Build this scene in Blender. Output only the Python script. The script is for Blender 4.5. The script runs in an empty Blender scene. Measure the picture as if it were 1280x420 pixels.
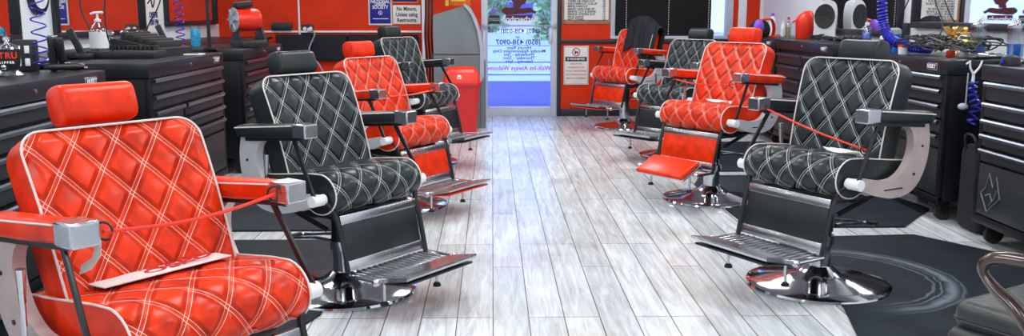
import bpy, bmesh, math, random
from mathutils import Vector, Matrix
R = math.radians
random.seed(7)
S = bpy.context.scene
COL = S.collection

# ------------------------------------------------------------------ camera, world, light, exposure
FPX, CH = 1150.0, 1.25
PITCH = math.atan(195 / FPX)
YAW = math.atan(25 / (FPX / math.cos(PITCH)))
cam = bpy.data.objects.new('camera', bpy.data.cameras.new('camera'))
COL.objects.link(cam)
cam.location = (0, 0, CH)
cam.rotation_euler = (R(90) - PITCH, 0, -YAW)
cam.data.sensor_width = 36
cam.data.lens = 36 * FPX / 1280
cam.data.clip_start = 0.05
cam.data.clip_end = 300
S.camera = cam

w = bpy.data.worlds.new('sky')
S.world = w
w.use_nodes = True
nt = w.node_tree
bg = nt.nodes['Background']
tc = nt.nodes.new('ShaderNodeTexCoord')
sep = nt.nodes.new('ShaderNodeSeparateXYZ')
rp = nt.nodes.new('ShaderNodeValToRGB')
rp.color_ramp.elements[0].color = (0.40, 0.52, 1.0, 1)
rp.color_ramp.elements[0].position = 0.0
rp.color_ramp.elements[1].color = (0.12, 0.28, 0.95, 1)
rp.color_ramp.elements[1].position = 0.6
nt.links.new(tc.outputs['Generated'], sep.inputs[0])
nt.links.new(sep.outputs['Z'], rp.inputs[0])
nt.links.new(rp.outputs[0], bg.inputs[0])
bg.inputs[1].default_value = 4.2

sun = bpy.data.objects.new('sun', bpy.data.lights.new('sun', 'SUN'))
COL.objects.link(sun)
sun.data.energy = 4.5
sun.data.color = (0.85, 0.9, 1.0)
sun.data.angle = R(2)
sun.rotation_euler = (R(50), 0, R(-60))

S.view_settings.view_transform = 'Standard'
S.view_settings.look = 'None'
S.view_settings.gamma = 1
S.view_settings.use_curve_mapping = False
S.view_settings.exposure = -0.55
LAMP_W = 34.0
LAMP_COL = (0.97, 1.0, 0.98)

# ------------------------------------------------------------------ pixel -> world helpers
def ray(u, v):
    a = (u - 640) / FPX; b = (210 - v) / FPX
    cp, sp = math.cos(PITCH), math.sin(PITCH)
    y = cp + b * sp; z = -sp + b * cp
    c, s = math.cos(YAW), math.sin(YAW)
    return Vector((a * c + y * s, -a * s + y * c, z))
def atz(u, v, z=0.0):
    d = ray(u, v); return d * ((z - CH) / d.z) + Vector((0, 0, CH))
def aty(u, v, y):
    d = ray(u, v); return d * (y / d.y) + Vector((0, 0, CH))
def atx(u, v, x):
    d = ray(u, v); return d * (x / d.x) + Vector((0, 0, CH))

# ------------------------------------------------------------------ materials
def mat(name, col, rough=0.5, metal=0.0, var=0.0, vs=12.0, bump=0.0, bs=60.0, coat=0.0, emit=None, es=0.0, trans=0.0, spec=0.5):
    m = bpy.data.materials.new(name)
    m.use_nodes = True
    n = m.node_tree.nodes; l = m.node_tree.links
    p = n['Principled BSDF']
    p.inputs['Base Color'].default_value = (*col, 1)
    p.inputs['Roughness'].default_value = rough
    p.inputs['Metallic'].default_value = metal
    p.inputs['Coat Weight'].default_value = coat
    p.inputs['Transmission Weight'].default_value = trans
    p.inputs['Specular IOR Level'].default_value = spec
    if emit:
        p.inputs['Emission Color'].default_value = (*emit, 1)
        p.inputs['Emission Strength'].default_value = es
    t = n.new('ShaderNodeTexCoord')
    if var > 0:
        ns = n.new('ShaderNodeTexNoise'); ns.inputs['Scale'].default_value = vs; ns.inputs['Detail'].default_value = 4
        l.new(t.outputs['Object'], ns.inputs['Vector'])
        r = n.new('ShaderNodeValToRGB')
        r.color_ramp.elements[0].position = 0.3; r.color_ramp.elements[1].position = 0.7
        r.color_ramp.elements[0].color = (*[c * (1 - var) for c in col], 1)
        r.color_ramp.elements[1].color = (*[min(1, c * (1 + var)) for c in col], 1)
        l.new(ns.outputs['Fac'], r.inputs[0]); l.new(r.outputs[0], p.inputs['Base Color'])
    if bump > 0:
        nb = n.new('ShaderNodeTexNoise'); nb.inputs['Scale'].default_value = bs; nb.inputs['Detail'].default_value = 5
        l.new(t.outputs['Object'], nb.inputs['Vector'])
        b = n.new('ShaderNodeBump'); b.inputs['Strength'].default_value = bump; b.inputs['Distance'].default_value = 0.01
        l.new(nb.outputs['Fac'], b.inputs['Height']); l.new(b.outputs[0], p.inputs['Normal'])
    return m

def quilt(name, col, stitch, var, dw=0.121, dh=0.156, rough=0.33):
    """leather with diamond quilting and double white stitch lines; UV is in metres"""
    m = mat(name, col, rough, var=var, vs=14, coat=0.04, spec=.28)
    n = m.node_tree.nodes; l = m.node_tree.links; p = n['Principled BSDF']
    uv = n.new('ShaderNodeUVMap'); uv.uv_map = 'UVMap'
    sx = n.new('ShaderNodeSeparateXYZ'); l.new(uv.outputs[0], sx.inputs[0])
    def M(op, a, b=None, c=None):
        q = n.new('ShaderNodeMath'); q.operation = op
        for i, v in enumerate((a, b, c)):
            if v is None: continue
            if isinstance(v, (int, float)): q.inputs[i].default_value = v
            else: l.new(v, q.inputs[i])
        return q.outputs[0]
    a = M('DIVIDE', sx.outputs[0], dw); b = M('DIVIDE', sx.outputs[1], dh)
    masks = []; hs = []
    for op in ('ADD', 'SUBTRACT'):
        s = M('ADD', M(op, a, b), 50.0)
        d = M('PINGPONG', s, 0.5)
        e = M('ABSOLUTE', M('SUBTRACT', d, 0.055))
        masks.append(M('LESS_THAN', e, 0.0085))
        q = n.new('ShaderNodeMapRange'); q.interpolation_type = 'SMOOTHSTEP'
        q.inputs['From Min'].default_value = 0.0; q.inputs['From Max'].default_value = 0.22
        l.new(d, q.inputs['Value']); hs.append(q.outputs[0])
    mask = M('MAXIMUM', masks[0], masks[1]); h = M('MULTIPLY', hs[0], hs[1])
    mx = n.new('ShaderNodeMix'); mx.data_type = 'RGBA'
    l.new(mask, mx.inputs[0])
    src = p.inputs['Base Color'].links[0].from_socket
    l.new(src, mx.inputs[6]); mx.inputs[7].default_value = (*stitch, 1)
    l.new(mx.outputs[2], p.inputs['Base Color'])
    bp = n.new('ShaderNodeBump'); bp.inputs['Distance'].default_value = 0.018; bp.inputs['Strength'].default_value = 0.85
    l.new(h, bp.inputs['Height']); l.new(bp.outputs[0], p.inputs['Normal'])
    return m

RED = (0.80, 0.034, 0.003)
BLK = (0.015, 0.021, 0.024)
M_ = dict(
    chrome=mat('chrome', (0.62, 0.63, 0.66), 0.09, 1.0),
    chrome2=mat('brushed_metal', (0.58, 0.59, 0.62), 0.25, 1.0),
    alu=mat('cast_aluminium', (0.62, 0.62, 0.66), 0.38, 0.25, var=0.06),
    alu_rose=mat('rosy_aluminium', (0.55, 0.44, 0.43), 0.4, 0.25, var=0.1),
    blackm=mat('black_paint', (0.012, 0.013, 0.016), 0.32),
    blackp=mat('black_plastic', (0.016, 0.017, 0.02), 0.42),
    rubber=mat('rubber', (0.02, 0.02, 0.022), 0.7),
    red=mat('red_vinyl', RED, 0.33, var=0.22, vs=16, coat=0.08, bump=0.08, bs=90, spec=.25),
    black=mat('black_vinyl', BLK, 0.36, var=0.15, vs=14, coat=0.0, bump=0.08, bs=90, spec=.4),
    quilt_red=quilt('quilted_red_vinyl', RED, (1, 0.6, 0.5), 0.38),
    quilt_black=quilt('quilted_black_vinyl', (0.020, 0.030, 0.034), (0.75, 0.8, 0.82), 0.15),
    piping=mat('white_piping', (0.75, 0.68, 0.64), 0.4),
    white=mat('white_plastic', (0.85, 0.86, 0.9), 0.4),
    paper=mat('white_paper', (0.85, 0.83, 0.82), 0.6, var=0.04),
    wallred=mat('red_wall_paint', (0.74, 0.034, 0.003), 0.45, var=0.12, vs=3, spec=.25),
    wallwhite=mat('white_wall_paint', (0.86, 0.91, 1.0), 0.55, var=0.03, vs=4),
    ceil=mat('ceiling_paint', (0.42, 0.43, 0.46), 0.8, var=0.03),
    trimblack=mat('black_trim', (0.02, 0.022, 0.03), 0.35),
    doorframe=mat('door_frame_metal', (0.62, 0.66, 0.74), 0.4, 0.2, var=0.04),
    cab=mat('black_cabinet_steel', (0.006, 0.007, 0.010), 0.42, 0.0, var=0.12, bump=0.03, spec=.25),
    cabface=mat('drawer_face_steel', (0.026, 0.032, 0.036), 0.42, 0.0, var=0.12, bump=0.04, bs=150, spec=.3),
    handle=mat('drawer_pull_metal', (0.24, 0.27, 0.33), 0.3, 1.0),
    countertop=mat('black_counter_top', (0.014, 0.017, 0.021), 0.34, var=0.1, spec=.35),
    mat_=mat('rubber_mat', (0.012, 0.019, 0.028), 0.6, var=0.35, vs=5, bump=0.1, bs=120, spec=.22),
    atm=mat('grey_machine_plastic', (0.17, 0.20, 0.22), 0.45, var=0.08, vs=5),
    atm2=mat('light_grey_fascia', (0.38, 0.43, 0.49), 0.4, var=0.06),
    bin=mat('red_bin_plastic', (0.68, 0.02, 0.02), 0.35, var=0.08),
    navy=mat('navy_cloth', (0.008, 0.009, 0.018), 0.8, var=0.3, vs=30, bump=0.3, bs=40),
    blue=mat('blue_plastic', (0.015, 0.02, 0.5), 0.3, coat=0.3),
    blueliq=mat('blue_liquid', (0.02, 0.2, 0.75), 0.1, coat=0.5),
    cyan=mat('cyan_bottle', (0.02, 0.45, 0.7), 0.2, var=0.4, vs=60, coat=0.4),
    clear=mat('clear_plastic', (0.9, 0.94, 1.0), 0.08, trans=0.9),
    gold=mat('gold_metal', (0.85, 0.55, 0.18), 0.3, 1.0),
    gold2=mat('gold_shell', (0.7, 0.58, 0.22), 0.35, 0.6),
    orange=mat('orange_card', (0.9, 0.2, 0.01), 0.5, var=0.1),
    yellow=mat('yellow_print', (0.95, 0.6, 0.1), 0.5),
    deepblue=mat('blue_card', (0.012, 0.015, 0.3), 0.4, var=0.05),
    ink=mat('black_ink', (0.02, 0.02, 0.025), 0.6),
    inkblue=mat('blue_ink', (0.02, 0.015, 0.2), 0.6),
    inkred=mat('red_ink', (0.6, 0.02, 0.02), 0.6),
    inkbrown=mat('dark_red_ink', (0.09, 0.008, 0.015), 0.5),
    aged=mat('aged_paper', (0.72, 0.62, 0.55), 0.6, var=0.12, vs=9),
    tan=mat('aged_edge', (0.42, 0.22, 0.12), 0.6, var=0.3, vs=9),
    purple=mat('purple_plastic', (0.25, 0.1, 0.7), 0.35),
    wood=mat('dark_wood', (0.045, 0.02, 0.016), 0.22, var=0.4, vs=8, coat=0.4),
    greyleather=mat('worn_black_leather', (0.03, 0.034, 0.036), 0.4, var=0.25, bump=0.1),
    mirror=mat('mirror_glass', (0.92, 0.93, 0.95), 0.015, 1.0),
    scarlet=mat('scarlet_plastic', (0.85, 0.03, 0.01), 0.35),
)
M_['blind'] = mat('black_blind', (0.006, 0.006, 0.008), 0.5)
# window / door glass
g = bpy.data.materials.new('pane_glass'); g.use_nodes = True
n = g.node_tree.nodes; l = g.node_tree.links; n.remove(n['Principled BSDF'])
tr = n.new('ShaderNodeBsdfTransparent'); gl = n.new('ShaderNodeBsdfGlossy'); mx = n.new('ShaderNodeMixShader')
tr.inputs[0].default_value = (0.9, 0.93, 0.98, 1); gl.inputs['Roughness'].default_value = 0.02; mx.inputs[0].default_value = 0.06
l.new(tr.outputs[0], mx.inputs[1]); l.new(gl.outputs[0], mx.inputs[2]); l.new(mx.outputs[0], n['Material Output'].inputs[0])
M_['glass'] = g
# thin frosted pane layer with printing, jar glass
j = bpy.data.materials.new('jar_glass'); j.use_nodes = True
n = j.node_tree.nodes; l = j.node_tree.links; n.remove(n['Principled BSDF'])
tr = n.new('ShaderNodeBsdfTransparent'); gl = n.new('ShaderNodeBsdfGlossy'); mx = n.new('ShaderNodeMixShader')
tr.inputs[0].default_value = (0.8, 0.86, 0.92, 1); gl.inputs['Roughness'].default_value = 0.08; mx.inputs[0].default_value = 0.25
l.new(tr.outputs[0], mx.inputs[1]); l.new(gl.outputs[0], mx.inputs[2]); l.new(mx.outputs[0], n['Material Output'].inputs[0])
M_['jar'] = j
# floor planks
f = mat('wood_look_planks', (0.5, 0.5, 0.5), 0.25)
n = f.node_tree.nodes; l = f.node_tree.links; p = n['Principled BSDF']
t = n.new('ShaderNodeTexCoord'); sp = n.new('ShaderNodeSeparateXYZ'); cb = n.new('ShaderNodeCombineXYZ')
l.new(t.outputs['Object'], sp.inputs[0]); l.new(sp.outputs['Y'], cb.inputs['X']); l.new(sp.outputs['X'], cb.inputs['Y'])
br = n.new('ShaderNodeTexBrick')
br.offset = 0.37; br.offset_frequency = 3; br.squash = 1
br.inputs['Scale'].default_value = 1; br.inputs['Brick Width'].default_value = 1.22; br.inputs['Row Height'].default_value = 0.148
br.inputs['Mortar Size'].default_value = 0.0028; br.inputs['Mortar Smooth'].default_value = 0.3
br.inputs['Color1'].default_value = (0.60, 0.65, 0.68, 1); br.inputs['Color2'].default_value = (0.86, 0.92, 0.96, 1)
br.inputs['Mortar'].default_value = (0.17, 0.14, 0.13, 1)
l.new(cb.outputs[0], br.inputs['Vector'])
mp = n.new('ShaderNodeMapping'); mp.inputs['Scale'].default_value = (30, 2.4, 1)
l.new(t.outputs['Object'], mp.inputs[0])
n1 = n.new('ShaderNodeTexNoise'); n1.inputs['Scale'].default_value = 1; n1.inputs['Detail'].default_value = 7; n1.inputs['Roughness'].default_value = 0.7; n1.inputs['Distortion'].default_value = 0.8
l.new(mp.outputs[0], n1.inputs['Vector'])
r1 = n.new('ShaderNodeValToRGB'); r1.color_ramp.elements[0].position = 0.3; r1.color_ramp.elements[1].position = 0.72
r1.color_ramp.elements[0].color = (0.34, 0.33, 0.32, 1); r1.color_ramp.elements[1].color = (1.22, 1.22, 1.24, 1)
l.new(n1.outputs['Fac'], r1.inputs[0])
m1 = n.new('ShaderNodeMix'); m1.data_type = 'RGBA'; m1.blend_type = 'MULTIPLY'; m1.inputs[0].default_value = 0.68
l.new(br.outputs['Color'], m1.inputs[6]); l.new(r1.outputs[0], m1.inputs[7])
n2 = n.new('ShaderNodeTexNoise'); n2.inputs['Scale'].default_value = 1.7; n2.inputs['Detail'].default_value = 5
l.new(t.outputs['Object'], n2.inputs['Vector'])
r2 = n.new('ShaderNodeValToRGB'); r2.color_ramp.elements[0].position = 0.5; r2.color_ramp.elements[1].position = 0.8
r2.color_ramp.elements[0].color = (1, 1, 1, 1); r2.color_ramp.elements[1].color = (0.66, 0.47, 0.36, 1)
l.new(n2.outputs['Fac'], r2.inputs[0])
m2 = n.new('ShaderNodeMix'); m2.data_type = 'RGBA'; m2.blend_type = 'MULTIPLY'; m2.inputs[0].default_value = 0.7
l.new(m1.outputs[2], m2.inputs[6]); l.new(r2.outputs[0], m2.inputs[7]); l.new(m2.outputs[2], p.inputs['Base Color'])
bp = n.new('ShaderNodeBump'); bp.inputs['Strength'].default_value = 0.25; bp.inputs['Distance'].default_value = 0.004
l.new(n1.outputs['Fac'], bp.inputs['Height']); l.new(bp.outputs[0], p.inputs['Normal'])
M_['floor'] = f
# foliage
M_['leaf'] = mat('leaves', (0.3, 0.5, 0.22), 0.6, var=0.5, vs=4)
M_['trunk'] = mat('bark', (0.15, 0.1, 0.08), 0.8, var=0.3)
M_['pave'] = mat('blue_grey_pavement', (0.055, 0.05, 0.30), 0.6, var=0.1, vs=2)
M_['road'] = mat('pale_concrete', (0.66, 0.70, 0.82), 0.6, var=0.06, vs=1)
M_['hut'] = mat('far_stucco', (0.6, 0.55, 0.55), 0.7, var=0.08)

# ------------------------------------------------------------------ mesh helpers
class MB:
    def __init__(s): s.v = []; s.f = []; s.m = []; s.uv = {}
    def add(s, vs, fs, mi=0, M=None):
        o = len(s.v)
        s.v += [tuple(M @ Vector(v)) if M else tuple(v) for v in vs]
        s.f += [tuple(i + o for i in f) for f in fs]; s.m += [mi] * len(fs)
        return s
    def box(s, lo, hi, b=0.0, mi=0, M=None, seg=2):
        bm = bmesh.new(); bmesh.ops.create_cube(bm, size=1)
        c = [(lo[i] + hi[i]) / 2 for i in range(3)]; d = [hi[i] - lo[i] for i in range(3)]
        for v in bm.verts: v.co = Vector([c[i] + v.co[i] * d[i] for i in range(3)])
        b = min(b, min(abs(x) for x in d) * 0.49)
        if b > 0: bmesh.ops.bevel(bm, geom=bm.edges[:], offset=b, segments=seg, profile=0.5, affect='EDGES')
        bm.verts.ensure_lookup_table()
        vs = [v.co.copy() for v in bm.verts]; fs = [[v.index for v in f.verts] for f in bm.faces]
        bm.free(); return s.add(vs, fs, mi, M)
    def tube(s, pts, r, n=10, mi=0, M=None, cap=True, flat=None):
        pts = [Vector(p) for p in pts]; rs = r if isinstance(r, (list, tuple)) else [r] * len(pts)
        vs = []; fs = []; pn = None
        for i, p in enumerate(pts):
            a = pts[max(i - 1, 0)]; b = pts[min(i + 1, len(pts) - 1)]
            t = (b - a).normalized()
            if pn is None:
                u = t.cross(Vector((0, 0, 1)))
                if u.length < 1e-3: u = t.cross(Vector((1, 0, 0)))
            else: u = pn - t * pn.dot(t)
            u.normalize(); pn = u; w_ = t.cross(u)
            k1, k2 = flat or (1, 1)
            for q in range(n):
                A = 2 * math.pi * q / n
                vs.append(p + (u * math.cos(A) * k1 + w_ * math.sin(A) * k2) * rs[i])
        for i in range(len(pts) - 1):
            for q in range(n):
                fs.append((i * n + q, i * n + (q + 1) % n, (i + 1) * n + (q + 1) % n, (i + 1) * n + q))
        if cap:
            fs.append(tuple(range(n))[::-1]); fs.append(tuple((len(pts) - 1) * n + q for q in range(n)))
        return s.add(vs, fs, mi, M)
    def lathe(s, prof, n=24, mi=0, M=None, cap=True):
        vs = []; fs = []
        for r, z in prof:
            for q in range(n):
                A = 2 * math.pi * q / n; vs.append((r * math.cos(A), r * math.sin(A), z))
        for i in range(len(prof) - 1):
            for q in range(n):
                fs.append((i * n + q, i * n + (q + 1) % n, (i + 1) * n + (q + 1) % n, (i + 1) * n + q))
        if cap:
            fs.append(tuple(range(n))[::-1]); fs.append(tuple((len(prof) - 1) * n + q for q in range(n)))
        return s.add(vs, fs, mi, M)
    def prism(s, poly, a0, a1, ax=1, mi=0, M=None):
        """2-D outline extruded along axis ax"""
        def P(p, a):
            q = [p[0], p[1]]; q.insert(ax, a); return tuple(q)
        n = len(poly); vs = [P(p, a0) for p in poly] + [P(p, a1) for p in poly]
        fs = [tuple(range(n)), tuple(range(2 * n - 1, n - 1, -1))] + [(i, i + n, (i + 1) % n + n, (i + 1) % n) for i in range(n)]
        return s.add(vs, fs, mi, M)
    def ball(s, c, r, mi=0, M=None, n=12, sq=(1, 1, 1)):
        pr = [(max(1e-4, math.sin(math.pi * i / n)), -math.cos(math.pi * i / n)) for i in range(n + 1)]
        T = Matrix.Translation(c) @ Matrix.Diagonal((r * sq[0], r * sq[1], r * sq[2], 1))
        return s.lathe(pr, n * 2, mi, (M @ T) if M else T)
    def grid(s, nu, nv, fn, mi=0, uv=None):
        o = len(s.v); fo = len(s.f)
        for j in range(nv):
            for i in range(nu): s.v.append(tuple(fn(i / (nu - 1), j / (nv - 1))))
        for j in range(nv - 1):
            for i in range(nu - 1):
                s.f.append((o + j * nu + i, o + j * nu + i + 1, o + (j + 1) * nu + i + 1, o + (j + 1) * nu + i)); s.m.append(mi)
        if uv:
            for j in range(nv):
                for i in range(nu): s.uv[o + j * nu + i] = uv(i / (nu - 1), j / (nv - 1))
        return s
    def build(s, name, mats, parent=None, loc=None, smooth=True, angle=35):
        me = bpy.data.meshes.new(name)
        me.from_pydata(s.v, [], s.f)
        if not isinstance(mats, (list, tuple)): mats = [mats]
        for m in mats: me.materials.append(M_[m] if isinstance(m, str) else m)
        me.polygons.foreach_set('material_index', s.m)
        if s.uv:
            L = me.uv_layers.new(name='UVMap')
            for lp in me.loops:
                if lp.vertex_index in s.uv: L.data[lp.index].uv = s.uv[lp.vertex_index]
        bm = bmesh.new(); bm.from_mesh(me); bmesh.ops.recalc_face_normals(bm, faces=bm.faces[:]); bm.to_mesh(me); bm.free()
        if smooth:
            me.polygons.foreach_set('use_smooth', [True] * len(me.polygons)); me.set_sharp_from_angle(angle=R(angle))
        me.update()
        o = bpy.data.objects.new(name, me); COL.objects.link(o)
        if parent: o.parent = parent
        if loc: o.location = loc
        return o

def tag(o, label=None, cat=None, group=None, kind=None):
    if label: o['label'] = label
    if cat: o['category'] = cat
    if group: o['group'] = group
    if kind: o['kind'] = kind
    return o
def thing(name, label, cat, loc=(0, 0, 0), rz=0.0, group=None):
    o = bpy.data.objects.new(name, None); COL.objects.link(o)
    o.empty_display_size = 0.05
    o.location = loc; o.rotation_euler = (0, 0, rz)
    return tag(o, label, cat, group)
def struct(name, mb, m, **k):
    return tag(mb.build(name, m, **k), kind='structure')
def copy_tree(o, parent=None):
    c = o.copy(); COL.objects.link(c); c.parent = parent
    for ch in list(o.children): copy_tree(ch, c)
    return c
def text(name, body, size, m, parent, loc, rot=(R(90), 0, 0), align='CENTER', ext=0.0008, sx=1.0, mirror=False, bold=0.0, space=1.0):
    cu = bpy.data.curves.new('t', 'FONT'); cu.body = body; cu.size = size; cu.align_x = align; cu.align_y = 'CENTER'
    cu.extrude = ext; cu.offset = bold; cu.resolution_u = 3; cu.space_line = space
    ob = bpy.data.objects.new('t', cu); COL.objects.link(ob)
    bpy.context.view_layer.update()
    me = bpy.data.meshes.new_from_object(ob.evaluated_get(bpy.context.evaluated_depsgraph_get()))
    bpy.data.objects.remove(ob)
    me.transform(Matrix.Diagonal(((-1 if mirror else 1) * sx, 1, 1, 1)))
    me.materials.clear(); me.materials.append(M_[m])
    o = bpy.data.objects.new(name, me); COL.objects.link(o); o.parent = parent; o.location = loc; o.rotation_euler = rot
    return o

# ------------------------------------------------------------------ the room
XL, XR, YB, YF, ZC = -3.25, 3.25, 11.15, -2.2, 2.75
struct('floor', MB().box((XL, YF, -0.1), (XR, YB + 0.15, 0)), 'floor', smooth=False)
struct('ceiling', MB().box((XL - .1, YF - .1, ZC), (XR + .1, YB + .15, ZC + 0.1)), 'ceil', smooth=False)
struct('wall_left', MB().box((XL - 0.1, YF, 0), (XL, YB + .15, ZC)), 'wallwhite', smooth=False)
struct('wall_right', MB().box((XR, YF, 0), (XR + 0.1, YB + .15, ZC)), 'wallwhite', smooth=False)
struct('wall_front', MB().box((XL, YF - 0.1, 0), (XR, YF, ZC)), 'wallwhite', smooth=False)
DX0, DX1, DZ = aty(602, 100, YB).x, aty(696, 100, YB).x, 2.15
WX0, WX1, WZ0, WZ1 = aty(766, 40, YB).x, aty(912, 40, YB).x, aty(800, 45, YB).z, 2.2
b = MB()
b.box((XL, YB, 0), (DX0, YB + .15, ZC)); b.box((DX0, YB, DZ), (DX1, YB + .15, ZC))
b.box((DX1, YB, 0), (WX0, YB + .15, ZC)); b.box((WX0, YB, 0), (WX1, YB + .15, WZ0)); b.box((WX0, YB, WZ1), (WX1, YB + .15, ZC)); b.box((WX1, YB, 0), (XR, YB + .15, ZC))
struct('wall_back', b, 'wallred', smooth=False)
zr = aty(760, 52, YB).z
struct('baseboard_back', MB().box((DX1 + .03, YB - .02, 0), (XR, YB, .09), .004), 'trimblack')
struct('trim_1', MB().box((DX1 + .03, YB - .03, zr - .02), (XR, YB, zr + .025), .004), 'trimblack')
struct('trim_2', MB().box((aty(322, 39, YB).x, YB - .025, aty(400, 39.5, YB).z - .012), (aty(527, 39, YB).x, YB, aty(400, 39.5, YB).z + .012), .004), 'white')
struct('trim_3', MB().box((DX1, YB - .035, 0), (DX1 + .045, YB, ZC), .004), 'trimblack')
struct('trim_4', MB().box((aty(527, 0, YB).x, YB - .03, 0), (aty(531, 0, YB).x, YB, ZC), .004), 'wallwhite')

# door
d = MB(); fx = .075
d.box((DX0, YB - .02, 0), (DX0 + fx, YB + .06, DZ), .005); d.box((DX1 - fx, YB - .02, 0), (DX1, YB + .06, DZ), .005)
d.box((DX0 + fx, YB - .02, DZ - .08), (DX1 - fx, YB + .06, DZ), .005); d.box((DX0 + fx, YB - .02, 0), (DX1 - fx, YB + .06, .115), .005)
door = struct('door_1', d, 'doorframe')
MB().box((DX0 + fx, YB + .015, .115), (DX1 - fx, YB + .023, DZ - .08)).build('door_pane', 'glass', door)
zb = aty(650, 32, YB).z
MB().tube([(DX0 + .02, YB - .07, zb), (DX1 - .02, YB - .07, zb)], .009, 10).box((DX0 + .01, YB - .075, zb - .02), (DX0 + .04, YB, zb + .02), .004).box((DX1 - .04, YB - .075, zb - .02), (DX1 - .01, YB, zb + .02), .004).build('push_bar', 'atm2', door)
MB().box((DX1 - fx - .03, YB - .05, zb - .22), (DX1 - fx + .015, YB - .01, zb - .02), .02).build('door_handle', 'doorframe', door)
MB().tube([(DX0 + .03, YB - .02, .3), (DX0 + .03, YB - .045, .32), (DX0 + .03, YB - .045, 1.0), (DX0 + .03, YB - .02, 1.03)], .014, 8).build('pull_handle', 'doorframe', door)
Rt = (R(90), 0, 0)
def dtext(u, v, s, body, m, bold=0.0, sx=1.0):
    p = aty(u, v, YB)
    o = text('door_lettering', body, s, m, door, (p.x, YB + .012, p.z), Rt, mirror=True, bold=bold, sx=sx, ext=.0004)
    return o
dtext(650, 24, .085, 'Barbershop', 'white', .002, 1.1)
MB().box((aty(632, 0, YB).x, YB + .0135, aty(0, 25.5, YB).z), (aty(665, 0, YB).x, YB + .0145, aty(0, 19, YB).z)).build('door_decal', 'inkbrown', door)
# dark logo over the lettering band: scroll and figure
lg = MB()
pts = [(627, 12), (631, 9), (640, 9.5), (652, 10.5), (660, 9.5), (664, 10), (668, 13.5), (671, 14), (669, 17.5), (664, 15.5), (656, 17), (640, 18.5), (632, 18.5), (627, 15)]
lg.prism([(aty(u, v, YB).x, aty(u, v, YB).z) for u, v in pts], YB + .0132, YB + .0142, 1)
pts = [(641, 10), (642, 4), (638, -1), (641, -8), (650, -12), (657, -8), (660, -2), (656, 5), (652, 6), (651, 10)]
lg.prism([(aty(u, v, YB).x, aty(u, v, YB).z) for u, v in pts], YB + .0146, YB + .0155, 1)
lg.build('door_logo', 'inkbrown', door, smooth=False)
dtext(650, 39, .075, '(850) 438-0381', 'inkblue', .001, 1.05)
dtext(647, 46.5, .05, 'or', 'inkblue', .001)
dtext(648, 53, .085, '(850) 438-0907', 'inkblue', .0015, 1.02)
dtext(649, 60, .05, 'Hours 9am', 'inkblue', .001, 1.3)
dtext(649, 64, .05, 'Monday Appointment Only', 'inkblue', .001, 1.15)
dtext(649, 68.3, .05, 'Wednesday - 7pm', 'inkblue', .001)
dtext(649, 72.6, .05, 'Thursday - 7pm', 'inkblue', .001, 1.2)
dtext(649, 77, .05, 'Saturday - 5pm', 'inkblue', .001, 1.1)
dtext(648, 85.5, .075, 'Walk-Ins Always Welcome', 'inkred', .0012, .95)
q = aty(618, 24.5, YB); MB().box((q.x - .065, YB + .01, q.z - .05), (q.x + .065, YB + .014, q.z + .05), .01).build('door_sticker', 'ink', door)
text('door_sticker_text', 'NO SMOKING\nNO FIREARMS', .02, 'white', door, (q.x, YB + .009, q.z), Rt)
q = aty(617, 14.5, YB); MB().lathe([(.033, 0), (.033, .003)], 20, 0, Matrix.Translation((q.x, YB + .013, q.z)) @ Matrix.Rotation(R(90), 4, 'X')).build('door_sticker', 'purple', door)

# window with black blind
wf = MB(); 
wf.box((WX0 - .03, YB - .03, WZ0 - .035), (WX1 + .03, YB + .01, WZ0), .005)
wf.box((WX0 - .03, YB - .025, WZ0), (WX0 + .02, YB + .05, WZ1), .005); wf.box((WX1 - .06, YB - .025, WZ0), (WX1 + .03, YB + .05, WZ1), .005)
wf.box((WX0, YB - .025, WZ1 - .05), (WX1, YB + .05, WZ1 + .02), .005)
win = struct('window_1', wf, 'doorframe')
MB().box((WX0 + .02, YB + .08, WZ0), (WX1 - .05, YB + .088, WZ1 - .05)).build('window_pane', 'glass', win)
bl = thing('window_blind', 'black horizontal slat blind closed over the window right of the door', 'blind', ((WX0 + WX1) / 2, YB + .02, WZ0))
sl = MB(); hw = (aty(893, 0, YB).x - WX0) / 2 - .03; cx = -(WX1 - aty(893, 0, YB).x) / 2
for i in range(30):
    z = .03 + i * .037
    sl.box((cx - hw, -.002, -.021), (cx + hw, .0, .021), 0, 0, Matrix.Translation((0, 0, z)) @ Matrix.Rotation(R(14), 4, 'X'))
sl.build('slats', 'blind', bl, smooth=False)
for u in (783, 836, 886):
    x = aty(u, 20, YB).x - (WX0 + WX1) / 2
    c = MB()
    for i in range(40): c.box((x - .004, -.012, .02 + i * .028), (x + .004, -.008, .036 + i * .028))
    c.build('cord', 'piping', bl, smooth=False)
MB().box((cx - hw, -.02, 0.0), (cx + hw, .012, .018), .004).build('bottom_rail', 'blackm', bl)

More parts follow.
